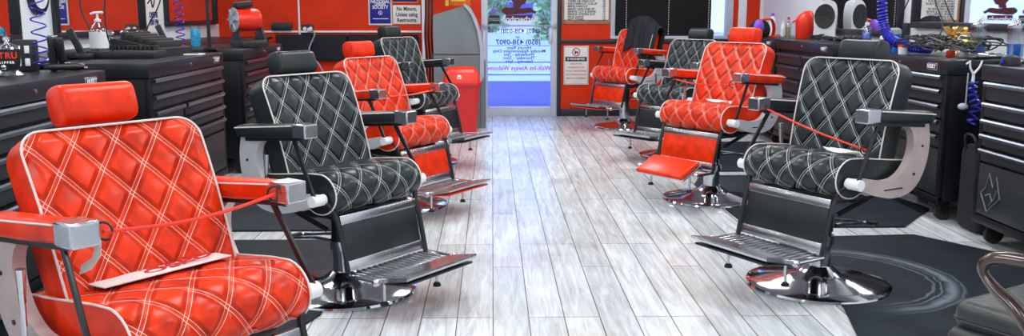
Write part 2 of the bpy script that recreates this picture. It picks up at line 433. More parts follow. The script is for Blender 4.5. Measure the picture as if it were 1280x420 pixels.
# outside
struct('pavement_near', MB().box((-30, YB + .15, -.12), (30, 17.2, -.02)), 'pave', smooth=False)
struct('pavement_far', MB().box((-60, 17.2, -.13), (60, 60, -.05)), 'road', smooth=False)
for i, y in enumerate((19.2, 24.0, 36.0)):
    tag(MB().box((-20, y, -.052), (20, y + .22 + .1 * i, -.04)).build('road_marking', 'pave', smooth=False), ['nearest faint blue stripe across the pale road', 'middle faint blue stripe across the pale road', 'farthest faint blue stripe across the pale road'][i], 'road marking')
def tree(x, y, h, r, seed, label):
    rnd = random.Random(seed)
    t = thing('tree', label, 'tree', (x, y, -.05), group=None)
    MB().tube([(0, 0, 0), (.1, 0, h * .4), (0, .1, h * .8)], [.22, .17, .08], 8).build('trunk', 'trunk', t)
    c = MB()
    for k in range(150):
        a = rnd.uniform(0, 6.28); rr = r * math.sqrt(rnd.random()); z = h * rnd.uniform(.03, 1.0)
        k2 = 1 - abs(z / h - .45) * 1.0
        px, py = rr * k2 * math.cos(a), rr * k2 * math.sin(a)
        T = Matrix.Translation((px, py, z)) @ Matrix.Rotation(rnd.uniform(0, 6), 4, 'Z') @ Matrix.Rotation(rnd.uniform(0, 2), 4, 'X')
        for q in range(14):
            T2 = T @ Matrix.Rotation(q * .9, 4, 'Z') @ Matrix.Rotation(q * .5, 4, 'Y')
            s_ = rnd.uniform(.12, .3)
            c.add([(.0, 0, .1), (s_, .08, .25), (s_ * 1.6, 0, .5), (s_ * .5, -.1, .3)], [(0, 1, 2, 3)], 0, T2)
    c.build('crown', 'leaf', t, smooth=False)
tree(3.1, 44, 4.2, 1.5, 1, 'leafy green tree seen through the right side of the door glass')
tree(-.1, 60, 6.5, 1.1, 2, 'leafy tree seen through the left side of the door glass')
tree(6.8, 55, 6.5, 3.0, 3, 'tree beyond the road off to the right of the door')
hb = thing('building', 'pale low building across the road seen through the door glass', 'building', (0, 68, -.05))
MB().box((-14, 0, 0), (14, 6, 2.6)).build('wall', 'hut', hb, smooth=False)
MB().box((-14.3, -.3, 2.6), (14.3, 6.3, 2.9)).build('roof', 'trimblack', hb, smooth=False)
for k in range(6): MB().box((-11 + k * 4, -.03, .7), (-9 + k * 4, .02, 2.0)).build('window', 'pave', hb, smooth=False)

# ceiling lights (panel lamps recessed in the ceiling)
k = 0
for y in (0.4, 3.2, 6.0, 8.8):
    for x in (-1.9, 0.1, 2.1):
        t = thing('ceiling_light', 'flat ceiling panel lamp, row %s from the door, %s column' % ({0.4: 'fourth', 3.2: 'third', 6.0: 'second', 8.8: 'first'}[y], {-1.9: 'left', .1: 'middle', 2.1: 'right'}[x]), 'ceiling light', (x, y, ZC), group='ceiling panel lamps')
        MB().box((-.32, -.62, -.02), (.32, .62, 0), .004).build('frame', 'white', t)
        MB().box((-.29, -.59, -.024), (.29, .59, -.02)).build('diffuser', mat('lamp_diffuser', (.9, .9, .9), .5, emit=(1, .98, .96), es=5) if k == 0 else 'diff', t, smooth=False)
        if k == 0: M_['diff'] = bpy.data.materials['lamp_diffuser']
        k += 1
        L = bpy.data.lights.new('panel_light', 'AREA'); L.shape = 'RECTANGLE'; L.size = .56; L.size_y = 1.16; L.energy = LAMP_W; L.color = LAMP_COL
        lo = bpy.data.objects.new('panel_light', L); COL.objects.link(lo); lo.parent = t; lo.location = (0, 0, -.03)

# floor mats
def floor_mat(poly, label, ring=None):
    o = MB().prism(poly, .001, .011, 2).build('floor_mat', 'mat_', smooth=False)
    return tag(o, label, 'floor mat', 'black floor mats')
near_mat = floor_mat([(1.33, 3.0), (1.5, 3.75), (1.5, 4.7), (1.62, 4.97), (2.38, 5.02), (2.72, 4.5), (2.72, 3.0)], 'black rubber mat under the nearest black chair on the right, scuffed in a ring')
floor_mat([(1.5, 5.22), (2.42, 5.22), (2.8, 5.72), (2.66, 6.6), (2.4, 6.95), (1.6, 6.95), (1.48, 6.6)], 'black rubber mat under the red chair with the folded footrest')
floor_mat([(1.6, 7.15), (2.6, 7.15), (2.64, 8.8), (1.7, 8.8)], 'black rubber mat under the far black chair on the right')
floor_mat([(-2.02, 3.35), (-1.85, 3.2), (-.85, 3.3), (-.72, 3.7), (-.72, 4.6), (-.9, 4.97), (-1.95, 4.97)], 'black rubber mat under the big black chair on the left')
floor_mat([(-1.9, 5.2), (-.85, 5.2), (-.7, 5.5), (-.7, 6.5), (-.9, 6.85), (-1.72, 6.85), (-1.9, 6.6)], 'black rubber mat under the second red chair on the left')
floor_mat([(-1.8, 7.1), (-.8, 7.1), (-.7, 8.5), (-1.8, 8.5)], 'black rubber mat under the farthest black chair on the left')
floor_mat([(-1.98, 1.2), (-.9, 1.2), (-.78, 2.9), (-1.98, 3.05)], 'black rubber mat under the nearest red chair')
# the near right mat is scuffed: rings worn into the rubber beside the base
def scuffed(name):
    m = mat(name, (0.012, 0.019, 0.028), .6, var=.35, vs=5, bump=.1, bs=120, spec=.22); n = m.node_tree.nodes; l = m.node_tree.links; p = n['Principled BSDF']
    def M(op, a, b=None):
        q = n.new('ShaderNodeMath'); q.operation = op
        for i, v in enumerate((a, b)):
            if v is None: continue
            if isinstance(v, (int, float)): q.inputs[i].default_value = v
            else: l.new(v, q.inputs[i])
        return q.outputs[0]
    t = n.new('ShaderNodeTexCoord'); ns = n.new('ShaderNodeTexNoise'); ns.inputs['Scale'].default_value = 9; ns.inputs['Detail'].default_value = 6; l.new(t.outputs['Object'], ns.inputs['Vector'])
    sx = n.new('ShaderNodeSeparateXYZ'); l.new(t.outputs['Object'], sx.inputs[0])
    dx = M('SUBTRACT', sx.outputs[0], 1.63); dy = M('SUBTRACT', sx.outputs[1], 4.18)
    d = M('ADD', M('SQRT', M('ADD', M('MULTIPLY', dx, dx), M('MULTIPLY', dy, dy))), M('MULTIPLY', M('SUBTRACT', ns.outputs['Fac'], .5), .05))
    tot = None
    for r0, w_, k_ in ((.50, .035, .8), (.42, .012, .6), (.455, .008, .6), (.545, .012, .4)):
        e = M('MULTIPLY', M('MAXIMUM', M('SUBTRACT', 1.0, M('DIVIDE', M('ABSOLUTE', M('SUBTRACT', d, r0)), w_)), 0.0), k_)
        tot = e if tot is None else M('MAXIMUM', tot, e)
    side = n.new('ShaderNodeMapRange'); side.interpolation_type = 'SMOOTHSTEP'; side.inputs['From Min'].default_value = -.1; side.inputs['From Max'].default_value = .35; l.new(dx, side.inputs['Value'])
    fac = M('MULTIPLY', M('MULTIPLY', tot, side.outputs[0]), M('ADD', ns.outputs['Fac'], .15))
    mx = n.new('ShaderNodeMix'); mx.data_type = 'RGBA'; l.new(M('MINIMUM', fac, 1.0), mx.inputs[0]); l.new(p.inputs['Base Color'].links[0].from_socket, mx.inputs[6]); mx.inputs[7].default_value = (.30, .36, .44, 1); l.new(mx.outputs[2], p.inputs['Base Color'])
    return m
near_mat.data.materials[0] = scuffed('scuffed_rubber_mat')

# ------------------------------------------------------------------ barber chair
def smooth_path(pts, k=6):
    out = []
    P = [Vector(p) for p in pts]
    for i in range(len(P) - 1):
        p0 = P[max(i - 1, 0)]; p1 = P[i]; p2 = P[i + 1]; p3 = P[min(i + 2, len(P) - 1)]
        for q in range(k):
            t_ = q / k
            out.append(0.5 * ((2 * p1) + (p2 - p0) * t_ + (2 * p0 - 5 * p1 + 4 * p2 - p3) * t_ ** 2 + (3 * p1 - p0 - 3 * p2 + p3) * t_ ** 3))
    out.append(P[-1]); return out

SW = .262
def seat_profile():
    # (x, z) from rear top, over the rolled front, to the underside
    pts = [(-.22, .572), (-.12, .580), (-.02, .591), (.08, .602), (.135, .604)]
    c = (.138, .520); r = .086
    for a in range(80, -131, -14): pts.append((c[0] + r * 1.15 * math.cos(R(a)), c[1] + r * math.sin(R(a))))
    pts.append((.03, .435))
    return pts
def resample(pts, n):
    P = [Vector((p[0], p[1])) for p in pts]; L = [0]
    for i in range(1, len(P)): L.append(L[-1] + (P[i] - P[i - 1]).length)
    out = []
    for k_ in range(n):
        s_ = L[-1] * k_ / (n - 1); i = 1
        while i < len(L) - 1 and L[i] < s_: i += 1
        t_ = (s_ - L[i - 1]) / max(1e-9, L[i] - L[i - 1]); out.append(P[i - 1].lerp(P[i], t_))
    return out, L[-1]

BW, BH, BR = .262, .51, .065      # back half width, height, corner radius
def back_half(v):                 # half width at height v (0..1 of BH)
    z = v * BH; w0 = BW - .012 * (1 - v)
    if z > BH - BR:
        d_ = z - (BH - BR); return w0 - BR + math.sqrt(max(0, BR * BR - d_ * d_))
    if z < .03: return w0 - .03 + math.sqrt(max(0, .0009 - (.03 - z) ** 2))
    return w0

PV = Vector((-.075, 0, .50))      # backrest hinge
TILT = math.atan2(.13, .504)

def make_chair(tone, label, folded=False):
    up, qu = ('red', 'quilt_red') if tone == 'red' else ('black', 'quilt_black')
    t = thing('barber_chair', label, 'barber chair')
    # --- base and column
    MB().lathe([(.0, 0), (.322, 0), (.326, .008), (.322, .018), (.305, .024), (.25, .032), (.16, .048), (.10, .064), (.075, .085), (.06, .10), (.0, .10)], 56).build('base', 'chrome', t)
    MB().lathe([(.052, .09), (.052, .20), (.062, .20), (.062, .24), (.05, .24), (.05, .3), (.0, .3)], 28).build('column', 'chrome', t)
    up_parts = []
    def P(o): up_parts.append(o); return o
    c = MB().lathe([(.056, .225), (.056, .40), (.0, .40)], 24)
    P(c.build('pump_housing', 'blackm', t))
    # --- seat frame
    c = MB().box((-.2, -.21, .405), (.16, .21, .43), .006)
    c.tube([(-.02, .14, .39), (-.2, .2, .42)], .014, 8).tube([(-.02, -.14, .39), (-.2, -.2, .42)], .014, 8)
    c.box((-.11, -.13, .375), (.11, .13, .41), .008)
    c.box((.10, -.03, .38), (.215, .03, .42), .005)
    for s in (-1, 1): c.tube([(-.05, s * .05, .30), (-.19, s * .16, .415)], .012, 8)
    P(c.build('seat_frame', 'blackm', t))
    # --- seat cushion
    prof, L = resample(seat_profile(), 70)
    c = MB(); ny = 44
    def nrm(j):
        a = prof[max(j - 1, 0)]; b_ = prof[min(j + 1, 69)]; d_ = (b_ - a).normalized(); return Vector((-d_.y, d_.x))
    def fs(u, v):
        j = min(69, int(round(v * 69))); p = prof[j]; n_ = nrm(j); y = (u * 2 - 1) * SW
        U = y / .121; V = v * L / .156
        pf = .007 * (abs(math.sin(math.pi * (U + V))) * abs(math.sin(math.pi * (U - V)))) ** .5
        e = (abs(y) / SW) ** 10
        return (p.x + n_.x * (pf - .008 * e), y, p.y + n_.y * (pf - .008 * e))
    c.grid(ny, 70, fs, 0, uv=lambda u, v: ((u * 2 - 1) * SW, v * L))
    # closing underside
    vs = [(p.x, s * SW * .999, p.y) for s in (-1, 1) for p in (prof[0], prof[69])]
    c.add([vs[0], vs[1], vs[3], vs[2]], [(0, 1, 2, 3)], 1)
    c.add([(-.22, -SW, .44), (-.22, SW, .44), (.03, SW, .435), (.03, -SW, .435)], [(0, 1, 2, 3)], 1)
    c.add([(-.22, -SW, .44), (-.22, SW, .44), (-.22, SW, .572), (-.22, -SW, .572)], [(0, 1, 2, 3)], 1)
    seat = P(c.build('seat', [qu, up], t, angle=60))
    for s in (-1, 1):
        sp_ = MB()
        poly = [(p.x * .985, p.y + .002 * (1 if p.y < .5 else -1)) for p in prof[::3]] + [(-.218, .44)]
        sp_.prism(poly, s * (SW - .012), s * (SW + .006), 1)
        sp_.build('side_panel', up, seat)
        MB().tube([(p.x, s * (SW + .004), p.y) for p in prof[::2]] + [(-.10, s * (SW + .004), .437), (-.22, s * (SW + .004), .44)], .0034, 6).build('piping', 'piping', seat)
    # --- backrest, local frame at hinge: x forward normal, z up along the back
    c = MB(); nz = 54
    vm = lambda t_: 1 - (1 - t_) ** 1.8
    def fb(u, v):
        v = vm(v)
        hw_ = back_half(v); y = (u * 2 - 1) * hw_; z = v * BH
        U = y / .121; V = z / .156
        ef = min(1, (hw_ - abs(y)) / .03, (1 - v) * BH / .03, v * BH / .02 + .1); ef = max(0, ef)
        pf = .008 * ef * (abs(math.sin(math.pi * (U + V))) * abs(math.sin(math.pi * (U - V)))) ** .5
        curve = -.016 * (1 - (y / BW) ** 2) + .012 * math.sin(math.pi * min(1, v * 1.0))
        return (.035 + pf + curve + .006 * ef, y, z)
    c.grid(nz, nz, fb, 0, uv=lambda u, v: ((u * 2 - 1) * back_half(vm(v)), vm(v) * BH))
    outl = [(-1, v / 24) for v in range(25)] + [(1, v / 24) for v in range(24, -1, -1)]
    rim = [fb(0 if s < 0 else 1, v) for s, v in outl]
    # side wall and rounded back shell
    lay = [rim]
    for dx, k_ in ((-.03, 1.0), (-.085, .995), (-.105, .97), (-.112, .93)):
        zc = BH / 2
        lay.append([(.035 + dx - .0 + (r_[0] - .035) * max(0, 1 + dx * 12), r_[1] * k_, zc + (r_[2] - zc) * k_) for r_ in rim])
    n_ = len(rim); vs = [p_ for la in lay for p_ in la]; fs_ = []
    for a in range(len(lay) - 1):
        for i in range(n_): fs_.append((a * n_ + i, a * n_ + (i + 1) % n_, (a + 1) * n_ + (i + 1) % n_, (a + 1) * n_ + i))
    fs_.append(tuple((len(lay) - 1) * n_ + i for i in range(n_)))
    c.add(vs, fs_, 1)
    back = c.build('backrest', [qu, up], t, angle=50)
    back.location = PV; back.rotation_euler = (0, -TILT, 0); P(back)
    rp_ = [Vector(p_) + Vector((.003, 0, 0)) for p_ in rim]
    MB().tube(rp_, .0034, 6).build('piping', 'piping', back)
    # headrest
    h = MB(); NN = 26
    prof2 = []
    for i in range(NN):
        a = 2 * math.pi * i / NN; ca, sa = math.cos(a), math.sin(a)
        prof2.append((.048 * math.copysign(abs(ca) ** .7, ca), .056 * math.copysign(abs(sa) ** .6, sa)))
    ys = [-.108, -.105, -.098, -.08, 0, .08, .098, .105, .108]; ks = [.8, .93, .99, 1, 1.0, 1, .99, .93, .8]
    vs = [(p_[0] * k_ + .01 * (y_ / .135) ** 2, y_, p_[1] * k_) for y_, k_ in zip(ys, ks) for p_ in prof2]; fs_ = []
    for a in range(len(ys) - 1):
        for i in range(NN): fs_.append((a * NN + i, a * NN + (i + 1) % NN, (a + 1) * NN + (i + 1) % NN, (a + 1) * NN + i))
    fs_.append(tuple(range(NN))); fs_.append(tuple((len(ys) - 1) * NN + i for i in range(NN)))
    h.add(vs, fs_)
    hd = h.build('headrest', up, t, angle=50)
    hd.location = PV + Matrix.Rotation(-TILT, 3, 'Y') @ Vector((-.035, 0, BH + .050)); hd.rotation_euler = (0, -TILT * .6, 0); P(hd)
    MB().box((-.05, -.02, -.16), (-.035, .02, .02), .004).build('headrest_post', 'chrome2', hd)
    # --- arms
    for s in (-1, 1):
        y0 = s * .308
        a = MB(); 
        secs = []
        for x, wy, hz, zc in ((-.292, .024, .014, .762), (-.285, .032, .024, .762), (-.25, .037, .029, .764), (-.1, .039, .030, .773), (.03, .037, .029, .784), (.078, .034, .027, .788)):
            secs.append((x, wy, hz, zc))
        N = 20; vs = []; fs_ = []
        for x, wy, hz, zc in secs:
            for i in range(N):
                A = 2 * math.pi * i / N; ca, sa = math.cos(A), math.sin(A)
                vs.append((x, y0 + wy * math.copysign(abs(ca) ** .55, ca), zc + hz * math.copysign(abs(sa) ** .6, sa)))
        for q_ in range(len(secs) - 1):
            for i in range(N): fs_.append((q_ * N + i, q_ * N + (i + 1) % N, (q_ + 1) * N + (i + 1) % N, (q_ + 1) * N + i))
        fs_.append(tuple(range(N))); fs_.append(tuple((len(secs) - 1) * N + i for i in range(N)))
        a.add(vs, fs_)
        arm = P(a.build('armrest', up, t, angle=50))
        MB().box((.072, y0 - .036, .758), (.15, y0 + .036, .818), .006).build('end_cap', 'chrome2', arm, angle=20)
        MB().tube([(-.285, y0 - .037, .776), (-.25, y0 - .039, .780), (.07, y0 - .036, .808)], .003, 5).tube([(-.285, y0 + .037, .776), (-.25, y0 + .039, .780), (.07, y0 + .036, .808)], .003, 5).build('piping', 'piping', arm)
        MB().prism([(-.24, .722), (.10, .748), (.10, .762), (-.24, .738)], y0 - .02, y0 + .02, 1).build('arm_plate', 'blackm', arm)
        outer = smooth_path([(-.27, .742), (-.285, .66), (-.275, .57), (-.235, .49), (-.17, .44), (-.06, .425), (.05, .445), (.13, .47), (.175, .482)], 5)
        inner = smooth_path([(.175, .528), (.10, .522), (.0, .505), (-.08, .515), (-.14, .56), (-.172, .63), (-.165, .70), (-.12, .742)], 5)
        br_ = MB().prism([(p_[0], p_[1]) for p_ in [Vector((*q_[:2], 0)) if len(q_) > 2 else q_ for q_ in outer] + list(inner)], y0 - .017, y0 + .017, 1)
        brk = P(br_.build('arm_bracket', 'alu', t, angle=40))
        MB().tube([(.175, y0 - s * .03, .505), (.175, y0 + s * .038, .505)], .0235, 18).build('pivot_cap', 'white', brk)
        MB().box((-.12, y0 + s * .0165, .462), (.0, y0 + s * .0185, .468), 0).tube([(-.19, y0 + s * .015, .52), (-.19, y0 + s * .02, .52)], .007, 10).tube([(-.235, y0 + s * .015, .64), (-.235, y0 + s * .02, .64)], .006, 10).build('bracket_detail', 'blackm', brk)
        st = MB().tube([(.03, y0, .756), (.045, y0, .745), (.18, y0 + s * .024, .512)], .011, 8, flat=(.6, 1.1))
        P(st.build('arm_strut', 'blackm', t))
        lb = MB().tube(smooth_path([(.178, s * .285, .50), (.20, s * .262, .47), (.212, s * .25, .43), (.235, s * .246, .36), (.275, s * .244, .185)], 4), .012, 8, flat=(1, .8))
        P(lb.build('leg_bar', 'blackm', t))
    # --- calf panel
    c0, c1 = Vector((.205, 0, .425)), Vector((.252, 0, .205)); dn = (c1 - c0); Lc = dn.length; th = math.atan2(dn.x, -dn.z)
    T = Matrix.Translation(c0) @ Matrix.Rotation(-th, 4, 'Y')
    calf = P(MB().box((-.010, -.232, -Lc + .035), (.014, .232, -.03), .006, M=T).build('calf_panel', up, t))
    MB().box((-.012, -.236, -.034), (.018, .236, .004), .003, M=T).build('trim_strip', 'chrome2', calf)
    MB().box((-.012, -.236, -Lc - .006), (.018, .236, -Lc + .038), .003, M=T).build('trim_strip', 'chrome2', calf)
    MB().box((.0, -.07, .395), (.01, .07, .44), .003).build('panel_hinge', 'chrome2', calf)
    # --- footrest
    fr = MB().box((.255, -.235, .178), (.425, .235, .192), .004)
    if not folded:
        for i in range(14): fr.box((.262, -.222 + i * .0325, .192), (.425, -.212 + i * .0325, .197), .002)
    foot = P(fr.build('footrest', 'chrome2', t))
    for s in (-1, 1):
        lg_ = MB().tube([(.40, s * .17, .185), (.40, s * .17, .08)], .0075, 10).build('foot_leg', 'chrome2', foot)
        MB().lathe([(.0, .065), (.018, .065), (.018, .074), (.010, .084), (0, .084)], 14, 0, Matrix.Translation((.40, s * .17, 0))).build('foot_pad', 'rubber', foot)
    c = MB().tube([(.428, -.245, .188), (.428, .245, .188)], .012, 12)
    for s in (-1, 1): c.tube([(.268, s * .248, .188), (.44, s * .248, .186)], .010, 8).ball((.43, s * .25, .187), .017)
    c.build('hinge_bar', 'chrome', foot)
    if not folded:
        T = Matrix.Translation((.43, 0, .192)) @ Matrix.Rotation(R(-9), 4, 'Y')
        fl = MB().prism([(.0, -.014), (.145, -.006), (.152, .004), (.150, .012), (.0, .008)], -.228, .228, 1, 0, T)
        flap = P(fl.build('foot_flap', 'chrome2', t, smooth=True, angle=30))
        MB().box((.008, -.218, -.022), (.135, .218, -.010), .006, M=T @ Matrix.Rotation(R(3), 4, 'Y')).build('flap_upholstery', up, flap)
    else:
        T = Matrix.Translation((.335, 0, .235)) @ Matrix.Rotation(R(26), 4, 'Y')
        flap = P(MB().box((.0, -.21, -.006), (.185, .21, .006), .003, M=T).build('foot_flap', 'chrome2', t))
        MB().box((-.004, -.20, .004), (.192, .20, .034), .014, M=T, seg=3).build('flap_upholstery', up, flap)
    # --- pump lever and recline lever
    lv = MB().tube(smooth_path([(-.04, .05, .255), (-.15, .055, .25), (-.30, .06, .225), (-.335, .04, .222), (-.335, -.0, .222), (-.30, -.02, .225), (-.15, -.035, .25), (-.04, -.045, .255)], 4), .0075, 8)
    lv = P(lv.build('pump_lever', 'chrome', t)); MB().tube([(-.335, .045, .222), (-.335, -.008, .222)], .012, 10).build('lever_grip', 'rubber', lv)
    rl = P(MB().tube([(-.10, -.345, .47), (-.09, -.347, .60)], .0075, 10).build('recline_lever', 'chrome', t))
    MB().tube([(-.09, -.347, .595), (-.085, -.348, .68)], [.0085, .012], 12).build('lever_grip', 'chrome', rl)
    t['n'] = 0; del t['n']
    return t, [o.name for o in up_parts]

UPN = ('pump_housing', 'seat_frame', 'seat', 'backrest', 'headrest', 'armrest', 'arm_bracket', 'arm_strut', 'leg_bar', 'calf_panel', 'footrest', 'foot_flap', 'pump_lever', 'recline_lever')
red0, _ = make_chair('red', 'x'); blk0, _ = make_chair('black', 'x'); fold0, _ = make_chair('red', 'x', True)
used = set()
def place(proto, x, y, deg, dz, rc, label, group):
    o = proto if id(proto) not in used else copy_tree(proto)
    used.add(id(proto))
    o.location = (x, y, 0); o.rotation_euler = (0, 0, R(deg))
    tag(o, label, 'barber chair', group)
    for ch in o.children:
        nm = ch.name.split('.')[0]
        if nm in UPN: ch.location.z += dz
        if nm == 'backrest': ch.rotation_euler.y -= rc / .5
        if nm == 'headrest':
            ch.rotation_euler.y -= rc / .5; ch.location.x -= rc * 1.12
    return o
# copies first (the prototype moves last so copies start from the clean state)
def placeall():
    GR, GB = 'red quilted barber chairs', 'black quilted barber chairs'
    data = [('L1', red0, -.85, 2.375, -37.1, -.035, .07, 'nearest red quilted barber chair, bottom left, with a white card on its seat', GR),
            ('L3', red0, -.622, 5.925, -32.9, -.029, .05, 'red quilted barber chair between the two black ones in the left row', GR),
            ('R4', red0, 1.445, 10.027, -144.6, .06, 0, 'red quilted barber chair with a dark cape thrown over its back, by the far wall', GR),
            ('L2', blk0, -.672, 4.053, -36.2, -.016, .045, 'black quilted barber chair second from the front in the left row', GB),
            ('L4', blk0, -.618, 7.657, -28.5, .046, .027, 'small far black quilted barber chair in the left row before the red bin', GB),
            ('R1', blk0, 1.507, 4.095, -150.6, .035, -.02, 'black quilted barber chair nearest the camera in the right row on the scuffed mat', GB),
            ('R3', blk0, 1.616, 7.979, -143.4, .018, .03, 'black quilted barber chair in the right row half hidden behind the red one', GB),
            ('R2', fold0, 1.475, 6.075, -144.8, .055, .04, 'red quilted barber chair in the right row with a red padded footrest flap', GR)]
    out = {}
    protos = {}
    for d_ in data: protos.setdefault(id(d_[1]), []).append(d_)
    for pid, ds in protos.items():
        objs = [ds[0][1]] + [copy_tree(ds[0][1]) for _ in ds[1:]]
        for o, d_ in zip(objs, ds):
            used.discard(id(o)); out[d_[0]] = place(o, *d_[2:])
    return out
CH_ = placeall()
bpy.context.view_layer.update()
def loc2w(key, x, y, z, dz=None):
    o = CH_[key]; a = o.rotation_euler.z
    return Vector((o.location.x + x * math.cos(a) - y * math.sin(a), o.location.y + x * math.sin(a) + y * math.cos(a), z))
# rosy casting on the two nearest chairs
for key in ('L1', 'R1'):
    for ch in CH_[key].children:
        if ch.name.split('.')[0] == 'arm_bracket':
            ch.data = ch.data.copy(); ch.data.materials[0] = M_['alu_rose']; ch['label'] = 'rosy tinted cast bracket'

exec_items = True
# ------------------------------------------------------------------ tool cabinets
def cabinet(x, y0, y1, side, cols, label, H=.97, D=.56, emblem=False, badge_end=1, wheels=True, top_h=.085):
    """front face at x, facing the aisle; local +x points out of the front, local y runs along it"""
    Wd = y1 - y0
    t = thing('tool_cabinet', label, 'tool cabinet', (x, (y0 + y1) / 2, 0), 0 if side < 0 else R(180), 'black rolling tool cabinets')
    h = Wd / 2
    MB().box((-D, -h, .13), (-.02, h, H - top_h), .006).build('body', 'cab', t)
    MB().box((-D - .01, -h - .012, H - top_h), (.008, h + .012, H), .008).build('lid', 'countertop', t)
    # corner posts
    MB().box((-.03, -h, .13), (.0, -h + .035, H - top_h), .004).build('corner_post', 'cab', t)
    MB().box((-.03, h - .035, .13), (.0, h, H - top_h), .004).build('corner_post', 'cab', t)
    MB().box((-.03, -h, .11), (.004, h, .155), .004).build('kick_rail', 'cab', t)
    for (ya, yb, rows) in cols:
        a, b_ = -h + .035 + ya * (Wd - .07), -h + .035 + yb * (Wd - .07)
        if side > 0: a, b_ = -b_, -a
        for (z0, z1, kind) in rows:
            dr = MB().box((-.02, a + .005, z0 + .008), (.002, b_ - .005, z1 - .004), .004).build('drawer' if kind == 'd' else 'door', 'cabface', t)
            if kind == 'd': MB().prism([(.002, z1 - .003), (.018, z1 - .005), (.025, z1 - .013), (.022, z1 - .027), (.016, z1 - .026), (.016, z1 - .014), (.002, z1 - .012)], a + .01, b_ - .01, 1).build('handle', 'handle', dr)
    if wheels:
        for sx in (-D + .08, -.08):
            for sy in (-h + .09, h - .09):
                c = MB().box((sx - .035, sy - .025, .10), (sx + .035, sy + .025, .13), .004).prism([(sx - .03, .11), (sx + .03, .11), (sx + .018, .045), (sx - .018, .045)], sy - .022, sy - .018, 1).prism([(sx - .03, .11), (sx + .03, .11), (sx + .018, .045), (sx - .018, .045)], sy + .018, sy + .022, 1)
                c = c.build('caster', 'blackm', t)
                MB().tube([(sx, sy - .015, .05), (sx, sy + .015, .05)], .05, 20).build('wheel', 'rubber', c)
    by = (h - .17) * badge_end
    if side > 0: by = -by
    bd = MB().box((.008, by - .065, H - top_h * .5 - .022), (.014, by + .065, H - top_h * .5 + .022), .006).box((.0135, by - .058, H - top_h * .5 - .016), (.0155, by + .058, H - top_h * .5 + .016), .004, 1).build('badge', ['chrome2', 'ink'], t)
    text('badge_text', 'HUSKY', .034, 'white', bd, (.0165, by, H - top_h * .5), (R(90), 0, R(90)), sx=1.0, bold=.001)
    MB().tube([(.006, 0 if abs(by) > .2 else .3, H - top_h * .5), (.013, 0 if abs(by) > .2 else .3, H - top_h * .5)], .010, 12).build('lock', 'chrome2', t)
    if emblem:
        e = MB(); cy, cz = (-.44 if side > 0 else .44), .30
        for pl in ([(-.10, -.02), (-.02, -.12), (.11, -.02), (.06, .10), (.03, .03), (-.02, .11), (-.05, .02), (-.10, -.02)], [(-.05, -.03), (.0, -.01), (.03, -.05)], [(.0, -.08), (.05, -.03), (.07, .02)]):
            e.tube([(.003, cy + p[0] * .9, cz + p[1] * .9) for p in pl], .0042, 5)
        e.build('embossed_emblem', 'atm', t)
    return t
def rows(zs, kinds=None): return [(zs[i + 1], zs[i], 'd') for i in range(len(zs) - 1)]
FXL, FXR = -1.90, 2.66
cabinet(FXR, 3.72, 4.94, 1, [(0, 1, rows([.885, .775, .685, .605, .525, .445]) + [(.155, .445, 'p')])], 'black drawer cabinet with an embossed emblem at the right edge of the photo', emblem=True, badge_end=-1)
cabinet(FXR, 5.34, 6.60, 1, [(0, 1, rows([.885, .80, .71, .62, .53, .445]) + [(.155, .445, 'p')])], 'black drawer cabinet behind the near right black chair, under the pile of cables', badge_end=-1)
cabinet(FXR, 7.18, 8.60, 1, [(0, .48, rows([.885, .78, .66, .54, .42]) + [(.155, .42, 'p')]), (.5, 1, rows([.885, .78, .66, .54, .42]) + [(.155, .42, 'p')])], 'black cabinet with two columns of drawers between the red and black right chairs', badge_end=-1, H=1.0)
cabinet(FXR, 8.66, 10.4, 1, [(0, 1, rows([.885, .75, .6, .45]) + [(.155, .45, 'p')])], 'farthest black cabinet on the right, behind the red chair headrest', badge_end=-1, H=1.0)
cabinet(FXL, 3.15, 4.55, -1, [(0, 1, rows([.885, .795, .70, .60, .50, .40]) + [(.155, .40, 'p')])], 'black drawer cabinet behind the nearest red chair at the left edge', badge_end=1)
cabinet(FXL, 5.14, 6.55, -1, [(0, 1, rows([.885, .79, ]) + [(.70, .79, 'd')]), (0, .38, rows([.70, .61, .52, .43])), (.4, 1, rows([.70, .61, .52, .43])), (0, 1, [(.155, .43, 'p')])], 'black drawer cabinet holding the clipper rack, between red and black left chairs', badge_end=1)
cabinet(FXL, 7.1, 8.4, -1, [(0, 1, rows([.885, .79, .70, .61, .52, .43]) + [(.155, .43, 'p')])], 'third black drawer cabinet on the left with the red drum reel on top', badge_end=1)
# counter along the left wall behind the cabinets
def counter(y0, y1, label):
    t = thing('wall_counter', label, 'counter', (-2.9, (y0 + y1) / 2, 0))
    h = (y1 - y0) / 2
    MB().box((-.345, -h, .94), (.34, h, .968), .006).build('worktop', 'countertop', t)
    MB().box((-.34, -h + .02, .0), (.30, h - .02, .94), .006).build('carcass', 'cab', t)
counter(2.6, 6.7, 'black counter against the left wall behind the first two cabinets')
counter(6.72, 10.9, 'black counter against the left wall reaching towards the far corner')
# dark filler cabinet between the first two left cabinets: plain locker side with a towel bar
def plain_box(name, label, cat, lo, hi, m='cab', b=.01):
    c = [(lo[0] + hi[0]) / 2, (lo[1] + hi[1]) / 2, lo[2]]
    o = MB().box([lo[i] - c[i] for i in range(3)], [hi[i] - c[i] for i in range(3)], b).build(name, m); o.location = c
    return tag(o, label, cat)
# black soft bag standing between the two near right cabinets
bag = thing('tool_bag', 'tall black fabric bag on the floor between the two right cabinets', 'bag', (2.82, 5.14, 0))
MB().box((-.09, -.13, 0), (.14, .13, .50), .05, seg=4).build('bag_body', 'navy', bag)
MB().tube(smooth_path([(-.08, -.06, .44), (-.10, -.05, .55), (-.10, .05, .55), (-.08, .06, .44)], 5), .008, 6).build('bag_strap', 'blackp', bag)

